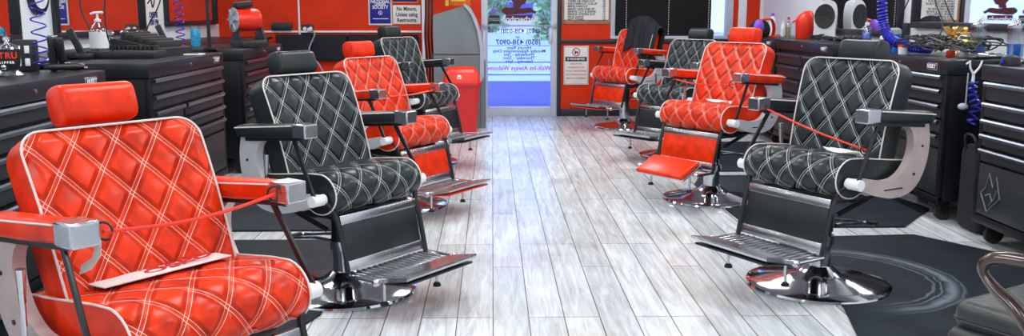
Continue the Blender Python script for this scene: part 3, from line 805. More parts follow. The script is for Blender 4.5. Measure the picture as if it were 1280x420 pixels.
# ------------------------------------------------------------------ mirrors on side walls
def wall_mirror(side, y0, y1, z0, label, z1=2.1, fw=.048):
    X = XL if side < 0 else XR; n_ = -side
    t = thing('wall_mirror', label, 'mirror', (X, (y0 + y1) / 2, z0), 0 if side < 0 else R(180))
    h = (y1 - y0) / 2; H = z1 - z0
    c = MB().box((.002, -h, 0), (.045, h, fw), .005).box((.002, -h, H - fw), (.045, h, H), .005).box((.002, -h, fw), (.045, -h + fw, H - fw), .005).box((.002, h - fw, fw), (.045, h, H - fw), .005)
    c.build('frame', 'trimblack', t)
    MB().box((.003, -h + fw, fw), (.014, h - fw, H - fw)).build('mirror_glass', 'mirror', t, smooth=False)
    return t
wall_mirror(-1, 4.6, 6.42, 1.05, 'black framed wall mirror at the far left edge of the photo')
wall_mirror(-1, 6.95, 8.72, 1.05, 'black framed mirror on the left wall behind the pump bottle, reflecting red')
wall_mirror(-1, 9.3, 11.0, 1.11, 'black framed mirror on the left wall nearest the far corner')
wall_mirror(1, 7.28, 8.98, 1.05, 'dark mirror on the right wall behind the white fans')
wall_mirror(1, 4.9, 7.08, 1.13, 'black framed mirror on the right wall above the cable pile', )

# ------------------------------------------------------------------ back wall signs
def sign(name, u0, v0, u1, v1, m, label, cat='sign', frame=None, th=.012, z1=None):
    p0 = aty(u0, v1, YB); p1 = aty(u1, v0, YB); zt = z1 if z1 else p1.z
    c = Vector(((p0.x + p1.x) / 2, YB - .002, (p0.z + zt) / 2)); hw_ = (p1.x - p0.x) / 2; hh = (zt - p0.z) / 2
    t = thing(name, label, cat, c)
    MB().box((-hw_, -th, -hh), (hw_, 0, hh), .002).build('board', m, t)
    if frame:
        fw = .018
        MB().box((-hw_ - fw, -th - .006, -hh - fw), (hw_ + fw, 0, -hh), .002).box((-hw_ - fw, -th - .006, hh), (hw_ + fw, 0, hh + fw), .002).box((-hw_ - fw, -th - .006, -hh), (-hw_, 0, hh), .002).box((hw_, -th - .006, -hh), (hw_ + fw, 0, hh), .002).build('frame', frame, t)
    return t, c, hw_, hh, th
# price board
t, c, hw_, hh, th = sign('price_board', 702, 0, 764, 30, 'tan', 'large aged price list poster on the red wall right of the door', z1=1.95)
MB().box((-hw_ + .03, -th - .002, -hh + .05), (hw_ - .03, -th, hh - .03), .0).build('paper', 'paper', t, smooth=False)
lines = [('FLAT TOP', '25'), ('TAPER OR FADE CUT', '20'), ('KIDS HAIRCUT 12 & UP', '18'), ('MENS HAIRCUT', '20'), ('BEARD AND LINE UP', '15'), ('SENIOR CUT & SHAVE', '15'), ('SENIOR CITIZEN CUT', '15'), ('FACE SHAVE', '12'), ('HOT TOWEL', '10')]
for i in range(-6, 9):
    a, pr = lines[i % 9]
    z = aty(0, 1.4 + (i - 1) * 3.3, YB).z - c.z
    if z > hh - .08: continue
    text('price_line', a, .034, 'ink', t, (-hw_ + .07, -th - .003, z), Rt, 'LEFT', bold=.001); text('price', pr, .034, 'ink', t, (hw_ - .07, -th - .003, z), Rt, 'RIGHT', bold=.001)
# prohibited sign
t, c, hw_, hh, th = sign('warning_sign', 706, 59, 734, 104, 'paper', 'white warning sign with a red crossed circle on the red wall', frame='aged')
MB().box((-hw_ + .004, -th - .001, hh * .22), (hw_ - .004, -th, hh * .47), 0).build('banner', 'ink', t, smooth=False)
text('banner_text', 'IS PROHIBITED', .033, 'white', t, (0, -th - .002, hh * .345), Rt, bold=.001)
rg = MB(); T = Matrix.Translation((0, -th - .001, hh * .73)) @ Matrix.Rotation(R(90), 4, 'X')
rg.tube([T @ Vector((.045 * math.cos(a * .2618), .045 * math.sin(a * .2618), 0)) for a in range(25)], .0055, 6)
rg.tube([T @ Vector((-.03, .03, 0)), T @ Vector((.03, -.03, 0))], .005, 6); rg.build('red_circle', 'inkred', t)
MB().box((-.02, -th - .0015, hh * .73 - .008), (.025, -th, hh * .73 + .008)).box((-.018, -th - .0015, hh * .73 - .024), (-.004, -th, hh * .73)).build('pictogram', 'ink', t, smooth=False)
for i, s_ in enumerate(('USE OF THIS', 'BARBERSHOP FOR', 'IF SIGN IS MONITORED', 'AT WORKING HOURS', 'SERVING CUSTOMERS')):
    text('sign_line', s_, .024, 'inkred', t, (0, -th - .001, hh * (.08 - i * .2)), Rt, bold=.0004)
# blue society sign
t, c, hw_, hh, th = sign('society_sign', 463, -6, 488, 29.5, 'deepblue', 'blue sign reading national union society on the far red wall', frame='piping', z1=1.52)
for s_, v, z_ in (('NATIONAL', 2, .052), ('UNION', 5.2, .045), ('SOCIETY', 9, .056)):
    text('sign_line', s_, z_, 'white', t, (0, -th - .001, aty(0, v, YB).z - c.z), Rt, bold=.0015, sx=.85)
z = aty(0, 16, YB).z - c.z
MB().tube([(.022 * math.cos(a * .5236), -th - .001, z + .022 * math.sin(a * .5236)) for a in range(13)], .004, 5).tube([(0, -th - .001, z - .012), (0, -th - .001, z + .012)], .004, 5).build('seal', 'white', t)
z = aty(0, 23.5, YB).z - c.z; MB().box((-hw_ * .75, -th - .001, z - .004), (hw_ * .75, -th, z + .004)).build('underline', 'white', t, smooth=False)
# minors sign
t, c, hw_, hh, th = sign('notice_sign', 491.5, 6.5, 525.5, 30, 'paper', 'white notice with black writing beside the blue sign on the far red wall')
for i, s_ in enumerate(('No Minors,', 'Unless using', 'Restrooms')):
    text('sign_line', s_, .066, 'ink', t, (0, -th - .001, hh * (.6 - .6 * i)), Rt, bold=.0018, sx=.78)
t, c, hw_, hh, th = sign('blue_notice', 491, -8, 521, 2, 'deepblue', 'blue notice just above the white one on the far red wall', frame='orange', z1=1.62)
# orange poster above machine
t, c, hw_, hh, th = sign('orange_poster', 562, -10, 588, 7.5, 'orange', 'orange and yellow poster above the grey cash machine', z1=1.6)
MB().box((-hw_ + .02, -th - .001, -hh + .055), (hw_ * .5, -th, -hh + .08)).box((-hw_ - .05, -th - .001, -hh), (-hw_ - .01, -th, hh)).build('yellow_print', 'yellow', t, smooth=False)
# black intercom box and power outlet
p = aty(353, 33, YB); o = MB().box((-.12, -.06, -.045), (.12, 0, .045), .008).build('wall_box', 'blackp'); o.location = (p.x, YB - .002, p.z); tag(o, 'small black box mounted on the far red wall left of the outlet', 'wall box')
p = aty(385, 37, YB); t = thing('power_outlet', 'black double power outlet with plugs on the far red wall', 'outlet', (p.x, YB - .002, p.z))
MB().box((-.075, -.012, -.065), (.075, 0, .065), .006).build('plate', 'blackp', t)
for sx in (-.035, .035): MB().tube([(sx, -.012, .012), (sx, -.016, .012)], .022, 14).build('socket', 'white', t)
MB().box((.0, -.06, -.02), (.06, -.014, .02), .01).build('plug', 'white', t)
MB().tube(smooth_path([(.05, -.05, 0), (.09, -.07, -.06), (.02, -.08, -.25), (.14, -.09, -.42), (.22, -.1, -.6)], 6), .009, 6).build('power_cord', 'atm2', t)
p = aty(374.5, 30, YB); tag(MB().tube([(p.x, YB - .02, 2.7), (p.x, YB - .02, .62)], .012, 8).build('conduit', 'white'), 'thin white vertical conduit on the far red wall beside the outlet', 'conduit')
# black padded panel under the white rail
p0, p1 = aty(347, 76, YB), aty(524, 43, YB)
pp = thing('padded_wall_panel', 'black padded vinyl panel under the white rail of the far wall', 'wall panel', ((p0.x + p1.x) / 2, YB - .01, p0.z))
n4 = 4; W_ = p1.x - p0.x
for i in range(n4): MB().box((-W_ / 2 + i * W_ / n4 + .003, -.07, .0), (-W_ / 2 + (i + 1) * W_ / n4 - .003, 0, p1.z - p0.z), .02, seg=3).build('pad', 'navy', pp)
# ------------------------------------------------------------------ cash machine
Ya = 9.95
def ap(u, v): q_ = aty(u, v, Ya); return (q_.x, q_.z)
cm = thing('cash_machine', 'tall grey cash machine standing left of the glass door', 'cash machine', (0, 0, 0))
x0 = ap(541, 0)[0]
sidep = [(x0, 0), (x0, ap(541, 19)[1]), ap(582, 6.5), ap(590, 18), ap(597, 37), ap(600.5, 60), ap(600.5, 150), (ap(600.5, 0)[0], 0)]
MB().prism(sidep, Ya, Ya + .42, 1).build('cabinet', 'atm', cm, angle=30)
fas = [ap(580, 4.5), ap(587, 9), ap(595, 24), ap(601, 42), ap(604.5, 64), ap(605, 96), ap(602, 102), ap(600, 102), ap(600, 60), ap(596.5, 38), ap(589, 18), ap(580, 7)]
MB().prism(fas, Ya - .03, Ya + .45, 1).build('fascia', 'atm2', cm, angle=40)
MB().box((x0 + .003, Ya - .004, ap(0, 68.5)[1] - .004), (ap(600, 0)[0], Ya + .001, ap(0, 68.5)[1] + .004)).build('seam', 'trimblack', cm, smooth=False)
MB().box((x0 - .03, Ya + .02, ap(0, 80)[1]), (x0 + .003, Ya + .06, ap(0, 68)[1]), .006).build('hinge', 'blackp', cm)
MB().prism([(ap(600.5, 0)[0], .75), (ap(603, 0)[0] + .03, .72), (ap(603, 0)[0] + .03, .0), (ap(600.5, 0)[0], 0)], Ya + .02, Ya + .40, 1).build('lower_front', 'atm', cm)
for o in cm.children: o.location = (-ap(570, 0)[0], -(Ya + .2), 0)
cm.location = (ap(570, 0)[0], Ya + .2, 0)
# cables bundle between machine and wall
for i, (u, l_) in enumerate(((531.5, 'left'), (535.5, 'middle'), (539.5, 'right'))):
    q0 = aty(u, 5, 10.7)
    tag(MB().tube(smooth_path([(q0.x, 10.75, 1.9), (q0.x + .006, 10.72, 1.3), (q0.x - .006, 10.7, 1.0), (q0.x + .006, 10.72, .7), (q0.x, 10.75, .3), (q0.x, 10.8, .015)], 5), .013, 6).build('power_cable', 'blackp'), '%s of the thick black cables hanging left of the cash machine' % l_, 'cable', 'cables left of the cash machine')
# ------------------------------------------------------------------ bin
q = atz(577, 166, 0)
bn = thing('trash_bin', 'red plastic trash bin with a domed swing lid before the cash machine', 'trash bin', (q.x, q.y + .15, 0), R(4))
def rrect(hx, hy, r_, z, n=5):
    o_ = []
    for cx_, cy_, a0 in ((hx - r_, hy - r_, 0), (-hx + r_, hy - r_, 90), (-hx + r_, -hy + r_, 180), (hx - r_, -hy + r_, 270)):
        for k_ in range(n): a = R(a0 + 90 * k_ / (n - 1)); o_.append((cx_ + r_ * math.cos(a), cy_ + r_ * math.sin(a), z))
    return o_
def loft(mb, rings, mi=0, cap=True):
    n_ = len(rings[0]); vs = [p_ for r_ in rings for p_ in r_]; fs_ = []
    for a in range(len(rings) - 1):
        for i in range(n_): fs_.append((a * n_ + i, a * n_ + (i + 1) % n_, (a + 1) * n_ + (i + 1) % n_, (a + 1) * n_ + i))
    if cap: fs_.append(tuple(range(n_))); fs_.append(tuple((len(rings) - 1) * n_ + i for i in range(n_)))
    mb.add(vs, fs_, mi); return mb
loft(MB(), [rrect(.15, .11, .03, 0), rrect(.185, .14, .04, .50)]).build('bin_body', 'bin', bn)
loft(MB(), [rrect(.20, .155, .045, .49), rrect(.203, .158, .045, .505), rrect(.20, .155, .045, .525)]).build('rim', 'bin', bn)
loft(MB(), [rrect(.193, .148, .04, .52), rrect(.185, .14, .045, .60), rrect(.165, .115, .05, .655), rrect(.13, .08, .05, .68), rrect(.07, .03, .02, .685)]).build('lid', 'scarlet', bn)
MB().tube([(-.03, -.150, .57), (-.03, -.125, .585)], .024, 16).build('lid_sticker', 'white', bn)

# ------------------------------------------------------------------ cape over the far red chair
kb = PV + Vector((0, 0, .04))
cp = MB()
rnd = random.Random(3); ph = [rnd.uniform(0, 6) for _ in range(8)]
def cf(u, v):
    y = -.10 + u * .42                      # across the chair back
    s_ = v * 1.05 - .42                     # arc length, negative = front
    top = BH + .05 + .11 * math.exp(-((y - .06) / .13) ** 2) - .25 * max(0, y - .24) - .1 * max(0, -.02 - y)
    wv = .014 * math.sin(18 * u + ph[0]) + .010 * math.sin(31 * u + 4 * v + ph[1])
    if s_ < -.06: x = .075 + wv + .02 * (-s_); z = top + s_ + .05 + .06 * math.sin(5 * u + 1)
    elif s_ < .10:
        a = (s_ + .06) / .16; x = .075 - .2 * a + wv; z = top - .01 + .035 * math.sin(math.pi * a)
    else: x = -.125 + wv - .05 * (s_ - .1); z = top - (s_ - .10) * .9
    if y > .26: x *= .6
    return Vector((x, y, z))
cp.grid(40, 50, cf)
cape = cp.build('barber_cape', 'navy', angle=80)
md = cape.modifiers.new('thick', 'SOLIDIFY'); md.thickness = .006
r4 = CH_['R4']
cape.location = loc2w('R4', kb.x, 0, kb.z); cape.rotation_euler = Matrix.Rotation(r4.rotation_euler.z, 3, 'Z').to_euler()
cape.rotation_euler = (Matrix.Rotation(r4.rotation_euler.z, 3, 'Z') @ Matrix.Rotation(-TILT, 3, 'Y')).to_euler()
tag(cape, 'dark navy cape thrown over the back of the farthest red barber chair', 'cape')

# ------------------------------------------------------------------ red cords across armrests, cards, tag
def cord(key, a, b_, label, dz=0, sag=.02):
    p, q_ = loc2w(key, *a), loc2w(key, *b_)
    pts = [p.lerp(q_, i / 12) - Vector((0, 0, sag * math.sin(math.pi * i / 12))) for i in range(13)]
    t = thing('stretch_cord', label, 'cord', tuple(p), group='red stretch cords across the armrests')
    MB().tube([x_ - p for x_ in pts], .0048, 8).build('cord', 'scarlet', t)
    for e_, s_ in ((pts[0] - p, -1), (pts[-1] - p, 1)):
        MB().tube([e_ + Vector((.022 * math.cos(k_ * .52), .004 * k_ * .3, .022 * math.sin(k_ * .52))) for k_ in range(11)], .0032, 6).build('hook', 'blackp', t)
cord('L1', (.14, -.262, .752), (.11, .262, .752), 'red stretch cord across the arms of the nearest red chair')
cord('L3', (.13, -.262, .74), (.10, .262, .74), 'red stretch cord across the arms of the red chair in the left row', sag=.01)
cord('R2', (.10, -.262, .80), (.13, .262, .80), 'red stretch cord across the arms of the red chair in the right row')
cord('R1', (.10, -.262, .80), (.05, .262, .67), 'red stretch cord slanting down across the near right black chair', sag=.01)
a1 = CH_['L1'].rotation_euler.z
q = loc2w('L1', -.045, .02, .546); cd = thing('seat_card', 'white card with red print lying on the nearest red chair seat', 'card', tuple(q), a1)
MB().box((-.045, -.21, -.0015), (.045, .17, .0015), .0, M=Matrix.Rotation(R(-3), 4, 'Y')).build('card', 'paper', cd, smooth=False)
text('card_text', 'CLOSED', .055, 'inkred', cd, (.005, -.02, .004), (0, R(-3), R(90)), sx=1.5, bold=.001); text('card_text', 'PLEASE DO NOT SIT', .02, 'inkred', cd, (-.03, -.02, .002), (0, R(-3), R(90)), sx=1.3)
cd.location.z = .572
q = loc2w('L1', .10, -.265, .70); tg = tag(MB().prism([(.01, .03), (.022, .03), (.018, -.01), (-.01, -.045), (-.045, -.06), (-.036, -.035), (-.005, -.015)], -.001, .001, 1).build('paper_tag', 'aged', smooth=False), 'small tan paper tag hanging under the near arm of the nearest red chair', 'tag')
tg.location = q; tg.rotation_euler = (0, 0, a1 + .4)
for key, pos, lb in (('R1', (.02, .13), 'crumpled white papers lying on the near right black chair seat'), ('R2', (.0, .05), 'white paper lying on the seat of the right row red chair')):
    q = loc2w(key, pos[0], pos[1], .60 + .028)
    t = MB(); rr = random.Random(4)
    t.grid(12, 8, lambda u, v: ((u - .5) * .06 + .01 * math.sin(7 * v), (v - .5) * .2, .008 + .010 * math.sin(9 * u + 5 * v) + .02 * max(0, u - .6)))
    o = t.build('paper', 'paper'); o.location = q + Vector((0, 0, .006 if key == 'R1' else .03)); o.rotation_euler = (0, 0, CH_[key].rotation_euler.z); tag(o, lb, 'paper')
    m_ = o.modifiers.new('t', 'SOLIDIFY'); m_.thickness = .001

# ------------------------------------------------------------------ waiting chair, bottom right corner
wc = thing('waiting_chair', 'black leather waiting chair with curved dark wooden arm, bottom right corner', 'chair', (1.745, 2.125, -.0), R(-60)); wc.scale = (1, 1, .965)
MB().box((-.53, -.235, .27), (.26, .235, .39), .03, seg=3).build('seat_base', 'greyleather', wc)
sc = MB(); sc.box((-.53, -.215, .375), (.26, .215, .47), .04, seg=4); sc.build('seat', 'greyleather', wc)
MB().tube([(.25, -.216, .41), (-.50, -.216, .41), (-.531, -.19, .41), (-.531, .19, .41), (-.50, .216, .41), (.25, .216, .41)], .004, 6).build('piping', 'blackp', wc)
bkm = MB().box((.24, -.25, .40), (.33, .25, .92), .04, M=Matrix.Rotation(0, 4, 'Y'), seg=4).build('backrest', 'greyleather', wc)
for s in (-1, 1):
    y = s * .33
    pth = smooth_path([(-.17, y, .34), (-.18, y, .40), (-.22, y, .46), (-.28, y, .53), (-.345, y, .575), (-.375, y, .615), (-.345, y, .65), (-.25, y, .662), (-.08, y, .665), (.10, y, .66), (.27, y, .67)], 6)
    MB().tube(pth, [.012 + .007 * abs(math.sin(i / len(pth) * 7)) for i in range(len(pth))], 12, flat=(1.2, 1)).build('arm', 'wood', wc)
    for sx in (-.42, .2): MB().tube([(sx, s * .2, .31), (sx * 1.1, s * .22, 0)], [.024, .016], 12).build('leg', 'wood', wc)

# ------------------------------------------------------------------ counter clutter
def coil(pts, r, turns, tr, n=None):
    P = smooth_path(pts, 24); out = []; L = len(P)
    tot = turns * 14
    for i in range(tot + 1):
        f_ = i / tot * (L - 1); a = int(min(f_, L - 2)); p_ = P[a].lerp(P[a + 1], f_ - a); d_ = (P[a + 1] - P[a]).normalized()
        u_ = d_.cross(Vector((.3, 1, .1))).normalized(); w_ = d_.cross(u_)
        A = 2 * math.pi * i / 14; out.append(p_ + (u_ * math.cos(A) + w_ * math.sin(A)) * r)
    return MB().tube(out, tr, 6)
def wrap(mbobj, label, cat, group=None): return tag(mbobj, label, cat, group)
Z = .97
# --- left, first cabinet
q = atz(20, 90, Z); s = q.y / FPX
tj = thing('disinfectant_jar', 'black barber jar with red letters and chrome lid on the first left cabinet', 'jar', (-.517 * 4.15, 4.15, Z)); tj.scale = (.92, .92, .92)
MB().lathe([(0, 0), (.066, 0), (.068, .006), (.052, .016), (.038, .028), (0, .03)], 28).build('stand', 'chrome2', tj)
MB().lathe([(.036, .026), (.044, .034), (.052, .06), (.056, .125), (.0, .13)], 28).build('jar_body', 'blackp', tj)
MB().lathe([(.056, .125), (.060, .130), (.057, .138), (.03, .150), (.012, .156), (.012, .166), (.018, .172), (.018, .184), (0, .19)], 28).build('lid', 'chrome', tj)
for k_, (s_, z_, sz, mm) in enumerate((('BTRU', .098, .042, 'inkred'), ('CLIPPER', .066, .014, 'white'))):
    n_ = len(s_)
    for i, ch in enumerate(s_):
        a = -1.80 + (i - (n_ - 1) / 2) * (.52 if k_ == 0 else .22) + .42
        rr_ = .0545 if k_ == 0 else .053
        text('jar_letter', ch, sz, mm if k_ else 'scarlet', tj, (rr_ * math.cos(a), rr_ * math.sin(a), z_), (R(90), 0, a + R(90)), bold=.001)
MB().ball((0, -.046, .045), .014).build('knob', 'chrome', tj)
q = Vector((-.498 * 4.47, 4.47, Z))
t = thing('charging_station', 'black power strip box with white sockets behind the barber jar', 'power strip', (q.x, q.y, Z))
MB().box((-.05, -.03, 0), (.05, .03, .15), .008).build('case', 'blackp', t)
for z_, x_ in ((.105, -.02), (.105, .022), (.045, -.02), (.045, .022)): MB().box((x_ - .012, -.034, z_ - .018), (x_ + .012, -.03, z_ + .018), .004).build('socket', 'white', t)
def coil_px(u, v0, v1, x, rr_, turns, tr, label, du=0):
    a, b_ = atx(u, v0, x), atx(u + du, v1, x)
    return wrap(coil([(a.x, a.y, 1.75 if v0 < 0 else a.z), ((a.x + b_.x) / 2, (a.y + b_.y) / 2, (a.z + b_.z) / 2), tuple(b_)], rr_, turns, tr).build('coiled_hose', 'blue'), label, 'hose', 'blue coiled hoses')
a = atz(52, 84, Z + .02)
wrap(coil([(a.x - .03, a.y, 1.7), (a.x, a.y, 1.3), (a.x, a.y, .99)], .033, 12, .0038).build('coiled_hose', 'blue'), 'thin blue coiled cord hanging over the first left cabinet', 'hose', 'blue coiled hoses')
a = atz(226, 55, Z + .02)
wrap(coil([(a.x - .02, a.y, 1.6), (a.x, a.y, 1.25), (a.x, a.y, .99)], .034, 11, .0045).build('coiled_hose', 'blue'), 'thin blue coiled cord hanging before the far left mirror', 'hose', 'blue coiled hoses')
def clipper(u, v, z, rz, label, body='blackp', g=None, L=.17, tilt=0, lift=0):
    q_ = atz(u, v, z) if u < 640 else onr(u, v)
    if u < 130 and q_.y > 4.46: q_ = Vector((q_.x * 4.46 / q_.y, 4.46, q_.z))
    t = thing('hair_clipper', label, 'hair clipper', (q_.x, q_.y, q_.z + .022 + lift), rz, g); t.rotation_euler = (0, tilt, rz)
    loft(MB(), [[(x, hy * math.cos(2 * math.pi * i / 12), hz * math.sin(2 * math.pi * i / 12)) for i in range(12)] for x, hy, hz in ((-L / 2, .014, .012), (-L * .42, .02, .017), (-L * .1, .018, .016), (L * .25, .022, .02), (L * .4, .024, .016), (L * .46, .022, .008))]).build('clipper_body', body, t)
    MB().box((L * .44, -.022, -.008), (L * .53, .022, -.001), .001).build('blade', 'chrome2', t)
    MB().tube([(-L / 2, 0, 0), (-L * .56, 0, 0)], [.009, .005], 8).build('cord_collar', 'blackp', t)
    MB().box((-.01, -.006, .016), (.02, .006, .021), .002).build('switch', 'chrome2', t)
    return t
GL = 'hair clippers on the first left cabinet'
def standing(u, v, rz, label, g, tilt):
    t = clipper(u, v, Z, rz, label, g=g); t.rotation_euler = (0, R(tilt), rz); t.location.z = Z + .085; return t
standing(68, 86, R(-60), 'black hair clipper standing nearest the barber jar', GL, -75)
standing(78, 86, R(-80), 'black hair clipper standing middle of the left group', GL, -60)
clipper(84, 84, Z, R(20), 'black hair clipper lying beside the standing ones', g=GL)
# cordless handset leaning in cradle
for (u, v, lb, rz) in ((106, 74, 'tall black handset leaning in its cradle beside the pump bottle', 0), (212, 62, 'slim black handset leaning behind the clipper rack', 0)):
    q = atz(u, v, Z)
    t = thing('handset', lb, 'handset', (q.x, q.y, Z))
    MB().box((-.045, -.04, 0), (.045, .04, .035), .012).build('cradle', 'blackp', t)
    MB().box((-.022, -.012, .01), (.022, .012, .20), .009, M=Matrix.Rotation(R(-24), 4, 'Y')).build('handset_body', 'blackp', t)
# pump bottle on shelf tray
q = atz(105, 76, Z)
t = thing('black_tray', 'long low black box behind the first left cabinet holding the pump bottle', 'box', (q.x + .1, q.y + .35, Z), R(0))
MB().box((-.42, -.12, 0), (.22, .12, .045), .008).build('tray_body', 'blackp', t)
q = aty(125, 68, t.location.y)
bt = thing('pump_bottle', 'clear pump bottle with white label and white pump', 'bottle', (q.x, q.y, Z + .045))
MB().lathe([(0, .001), (.052, .001), (.054, .01), (.054, .12), (.045, .145), (.022, .165), (.018, .175), (0, .175)], 24).build('bottle_body', 'jar', bt)
MB().lathe([(.055, .015), (.055, .115)], 24, cap=False).build('bottle_label', 'white', bt)
MB().lathe([(0, .175), (.02, .175), (.02, .19), (.008, .195), (.006, .225), (0, .225)], 16).tube([(-.04, 0, .222), (-.02, 0, .23), (.03, 0, .232), (.034, 0, .228)], .008, 8).build('pump', 'white', bt)
# --- second left cabinet: clipper rack, jars, spray
q = atz(188, 72, Z)
t = thing('clipper_rack', 'wide black clipper rack with ribbed guards on the second left cabinet', 'rack', (q.x - .09, q.y + .25, Z), R(-12))
MB().prism([(-.17, 0), (.17, 0), (.17, .05), (-.15, .115), (-.17, .115)], -.17, .22, 1).build('rack_body', 'blackp', t)
for i in range(11): MB().box((-.15 + i * .03, -.215, .01), (-.13 + i * .03, -.17, .075), .005).build('clipper_guard', 'blackm', t)
for i in range(5): MB().box((-.13 + i * .055, -.12, .07 - i * .011), (-.09 + i * .055, .17, .155 - i * .014), .01).build('rack_slot', 'rubber', t)
# glass jars
q = atz(170, 62, Z)
for i in range(3):
    t = thing('glass_jar', ['left small glass jar behind the clipper rack', 'middle small glass jar behind the clipper rack', 'right small glass jar behind the clipper rack'][i], 'jar', (-2.7 + i * .10, 6.62 + .02 * i, Z), group='small glass jars behind the rack')
    MB().lathe([(0, 0), (.036, 0), (.04, .01), (.04, .09), (.03, .11), (.032, .12), (0, .12)], 20).build('jar_body', 'jar', t)
    MB().lathe([(0, .12), (.034, .12), (.034, .135), (.02, .15), (0, .155)], 20).build('lid', 'chrome2', t)
q = atz(245, 58, Z)
t = thing('spray_bottle', 'bright blue textured cylinder bottle on the second left cabinet', 'bottle', (q.x, q.y, Z))
MB().lathe([(0, 0), (.036, 0), (.038, .01), (.040, .135), (.036, .145), (0, .145)], 24).build('bottle_body', 'cyan', t)
for k_ in range(2):
    MB().tube([(.0400 * math.cos(i * .5), .0400 * math.sin(i * .5), .012 + i * .0024) if k_ == 0 else (.0400 * math.cos(-i * .5), .0400 * math.sin(-i * .5), .012 + i * .0024) for i in range(52)], .0018, 5).build('ribbing', 'blueliq', t)
MB().lathe([(0, .145), (.038, .145), (.038, .165), (0, .168)], 20).build('cap', 'jar', t)
q = atz(262, 62, Z); wrap(MB().tube([(q.x, q.y, Z), (q.x, q.y, 2.0)], .013, 10).lathe([(0, 0), (.05, 0), (.05, .012), (0, .014)], 20, 0, Matrix.Translation((q.x, q.y, Z))).build('lamp_pole', 'blackm'), 'thin black vertical pole rising beside the blue bottle', 'pole')
q = atz(228, 69, Z); wrap(MB().box((-.12, -.05, 0), (.12, .05, .008), .002).build('comb_tray', 'paper'), 'white paper with a comb lying on the second left cabinet', 'paper').location = (q.x, q.y + .05, Z)
o = MB().box((-.09, -.012, .0), (.09, .012, .008), .003).build('comb', 'blackp'); o.location = (q.x, q.y + .05, Z + .008); tag(o, 'black comb lying on the white paper on the second left cabinet', 'comb')
# --- red reel
q = atz(300, 58, Z)
t = thing('hose_reel', 'red drum reel with grey spoked side on the third left cabinet', 'reel', (-2.2, 7.42, Z), R(20))
t.location = (aty(299, 50, 7.5).x, 7.5, Z); t.rotation_euler = (0, 0, R(38)); t.scale = (1.15, 1.15, 1.15)
T = Matrix.Translation((0, 0, .19)) @ Matrix.Rotation(R(90), 4, 'Y')
MB().lathe([(.0, -.03), (.075, -.03), (.078, .0), (.078, .12), (.07, .145), (0, .15)], 30, 0, T).build('drum', 'scarlet', t)
dk = MB().lathe([(0, -.045), (.03, -.05), (.03, -.04), (.085, -.035), (.085, -.03), (0, -.03)], 30, 0, T)
for k_ in range(6): dk.box((-.006, .02, -.05), (.006, .08, -.036), .002, M=T @ Matrix.Rotation(k_ * R(60), 4, 'Z'))
dk.build('spoked_disc', 'atm2', t)
MB().prism([(-.13, 0), (.09, 0), (.02, .17), (-.02, .17), (-.05, .10)], -.026, -.014, 0).prism([(-.13, 0), (.09, 0), (.02, .22), (-.02, .24), (-.05, .12)], .145, .16, 0).box((-.03, -.13, 0), (.16, .09, .05), .01).build('stand', 'blackp', t)
MB().box((.0, -.05, .265), (.13, .05, .31), .02, M=Matrix.Rotation(R(-6), 4, 'Y')).build('ribbed_top', 'rubber', t)
q = atz(330, 56, Z)
t = thing('guard_rack', 'row of black clipper guards along the third left cabinet edge', 'rack', (-2.02, 7.9, Z), R(84))
MB().box((-.28, -.05, 0), (.22, .05, .03), .005).build('rack_body', 'blackp', t)
for i in range(12): MB().box((-.26 + i * .04, -.052, .03), (-.235 + i * .04, .05, .06), .004).build('clipper_guard', 'blackm', t)
# --- poster on left wall between mirrors
pz = thing('wall_poster', 'white poster with dark drawing and blue words between the left mirrors', 'poster', (XL + .004, 9.0, 1.28), R(90))
MB().box((-.24, -.004, -.22), (.24, 0, .55), .001).build('sheet', 'paper', pz, smooth=False)
for s_, z_ in (('OPENS', -.06), ('4:00 PM', -.13)): text('poster_word', s_, .075, 'inkblue', pz, (0, -.006, z_), Rt, bold=.002)
MB().tube(smooth_path([(-.14, -.006, .05), (-.02, -.006, .12), (.02, -.006, .3), (-.08, -.006, .32), (-.02, -.006, .02), (.06, -.006, .14), (.10, -.006, .35)], 6), .008, 5).build('drawing', 'ink', pz)
# round black sign / clock on left wall
q = atx(45, -4, XL); t = thing('wall_clock', 'round black clock hanging at the top edge on the left wall', 'clock', (XL + .004, q.y, q.z + .02), R(90))
T = Matrix.Rotation(R(90), 4, 'X'); MB().lathe([(0, 0), (.15, 0), (.15, .02), (.13, .03), (0, .03)], 32, 0, T).build('case', 'blackp', t)
MB().lathe([(0, .03), (.105, .03), (.105, .032), (0, .032)], 32, 0, T).build('dial', 'white', t)
MB().box((-.004, -.036, 0), (.004, -.033, .09)).box((0, -.036, -.004), (.06, -.033, .004)).build('hands', 'ink', t)

# --- right side
Z = .97
def onr(u, v, x=3.0):
    """point on the right cabinets' tops under pixel column u, no deeper than x"""
    p = atz(u, v, Z)
    if 4.95 < p.y < 5.42: p = Vector((p.x * 5.44 / p.y, 5.44, Z))
    if 6.5 < p.y * min(1, x / p.x) < 7.25: x = min(x, 2.75); x = x if p.x / p.y * 6.5 < x else 6.5 * p.x / p.y
    if p.x > x: k_ = x / p.x; p = Vector((x, p.y * k_, Z))
    p.z = 1.0 if p.y > 7.17 else .97
    return p
q = onr(1005, 46)
t = thing('red_canister', 'bright red rounded canister on the third right cabinet', 'canister', (q.x, q.y, q.z))
c = MB(); rings = []
for r_, z_, dx in ((.075, 0, 0), (.082, .02, 0), (.085, .12, 0), (.088, .17, .0), (.078, .21, .004), (.058, .24, .014), (.03, .26, .022)):
    rings.append([(r_ * math.cos(2 * math.pi * i / 24) + dx, r_ * math.sin(2 * math.pi * i / 24), z_ + (0 if z_ < .15 else .12 * (r_ * math.cos(2 * math.pi * i / 24)))) for i in range(24)])
loft(c, rings).build('canister_body', 'scarlet', t)
MB().tube(smooth_path([(-.06, -.03, .16), (-.10, -.03, .17), (-.13, -.04, .15)], 4), .008, 6).build('spout', 'scarlet', t)
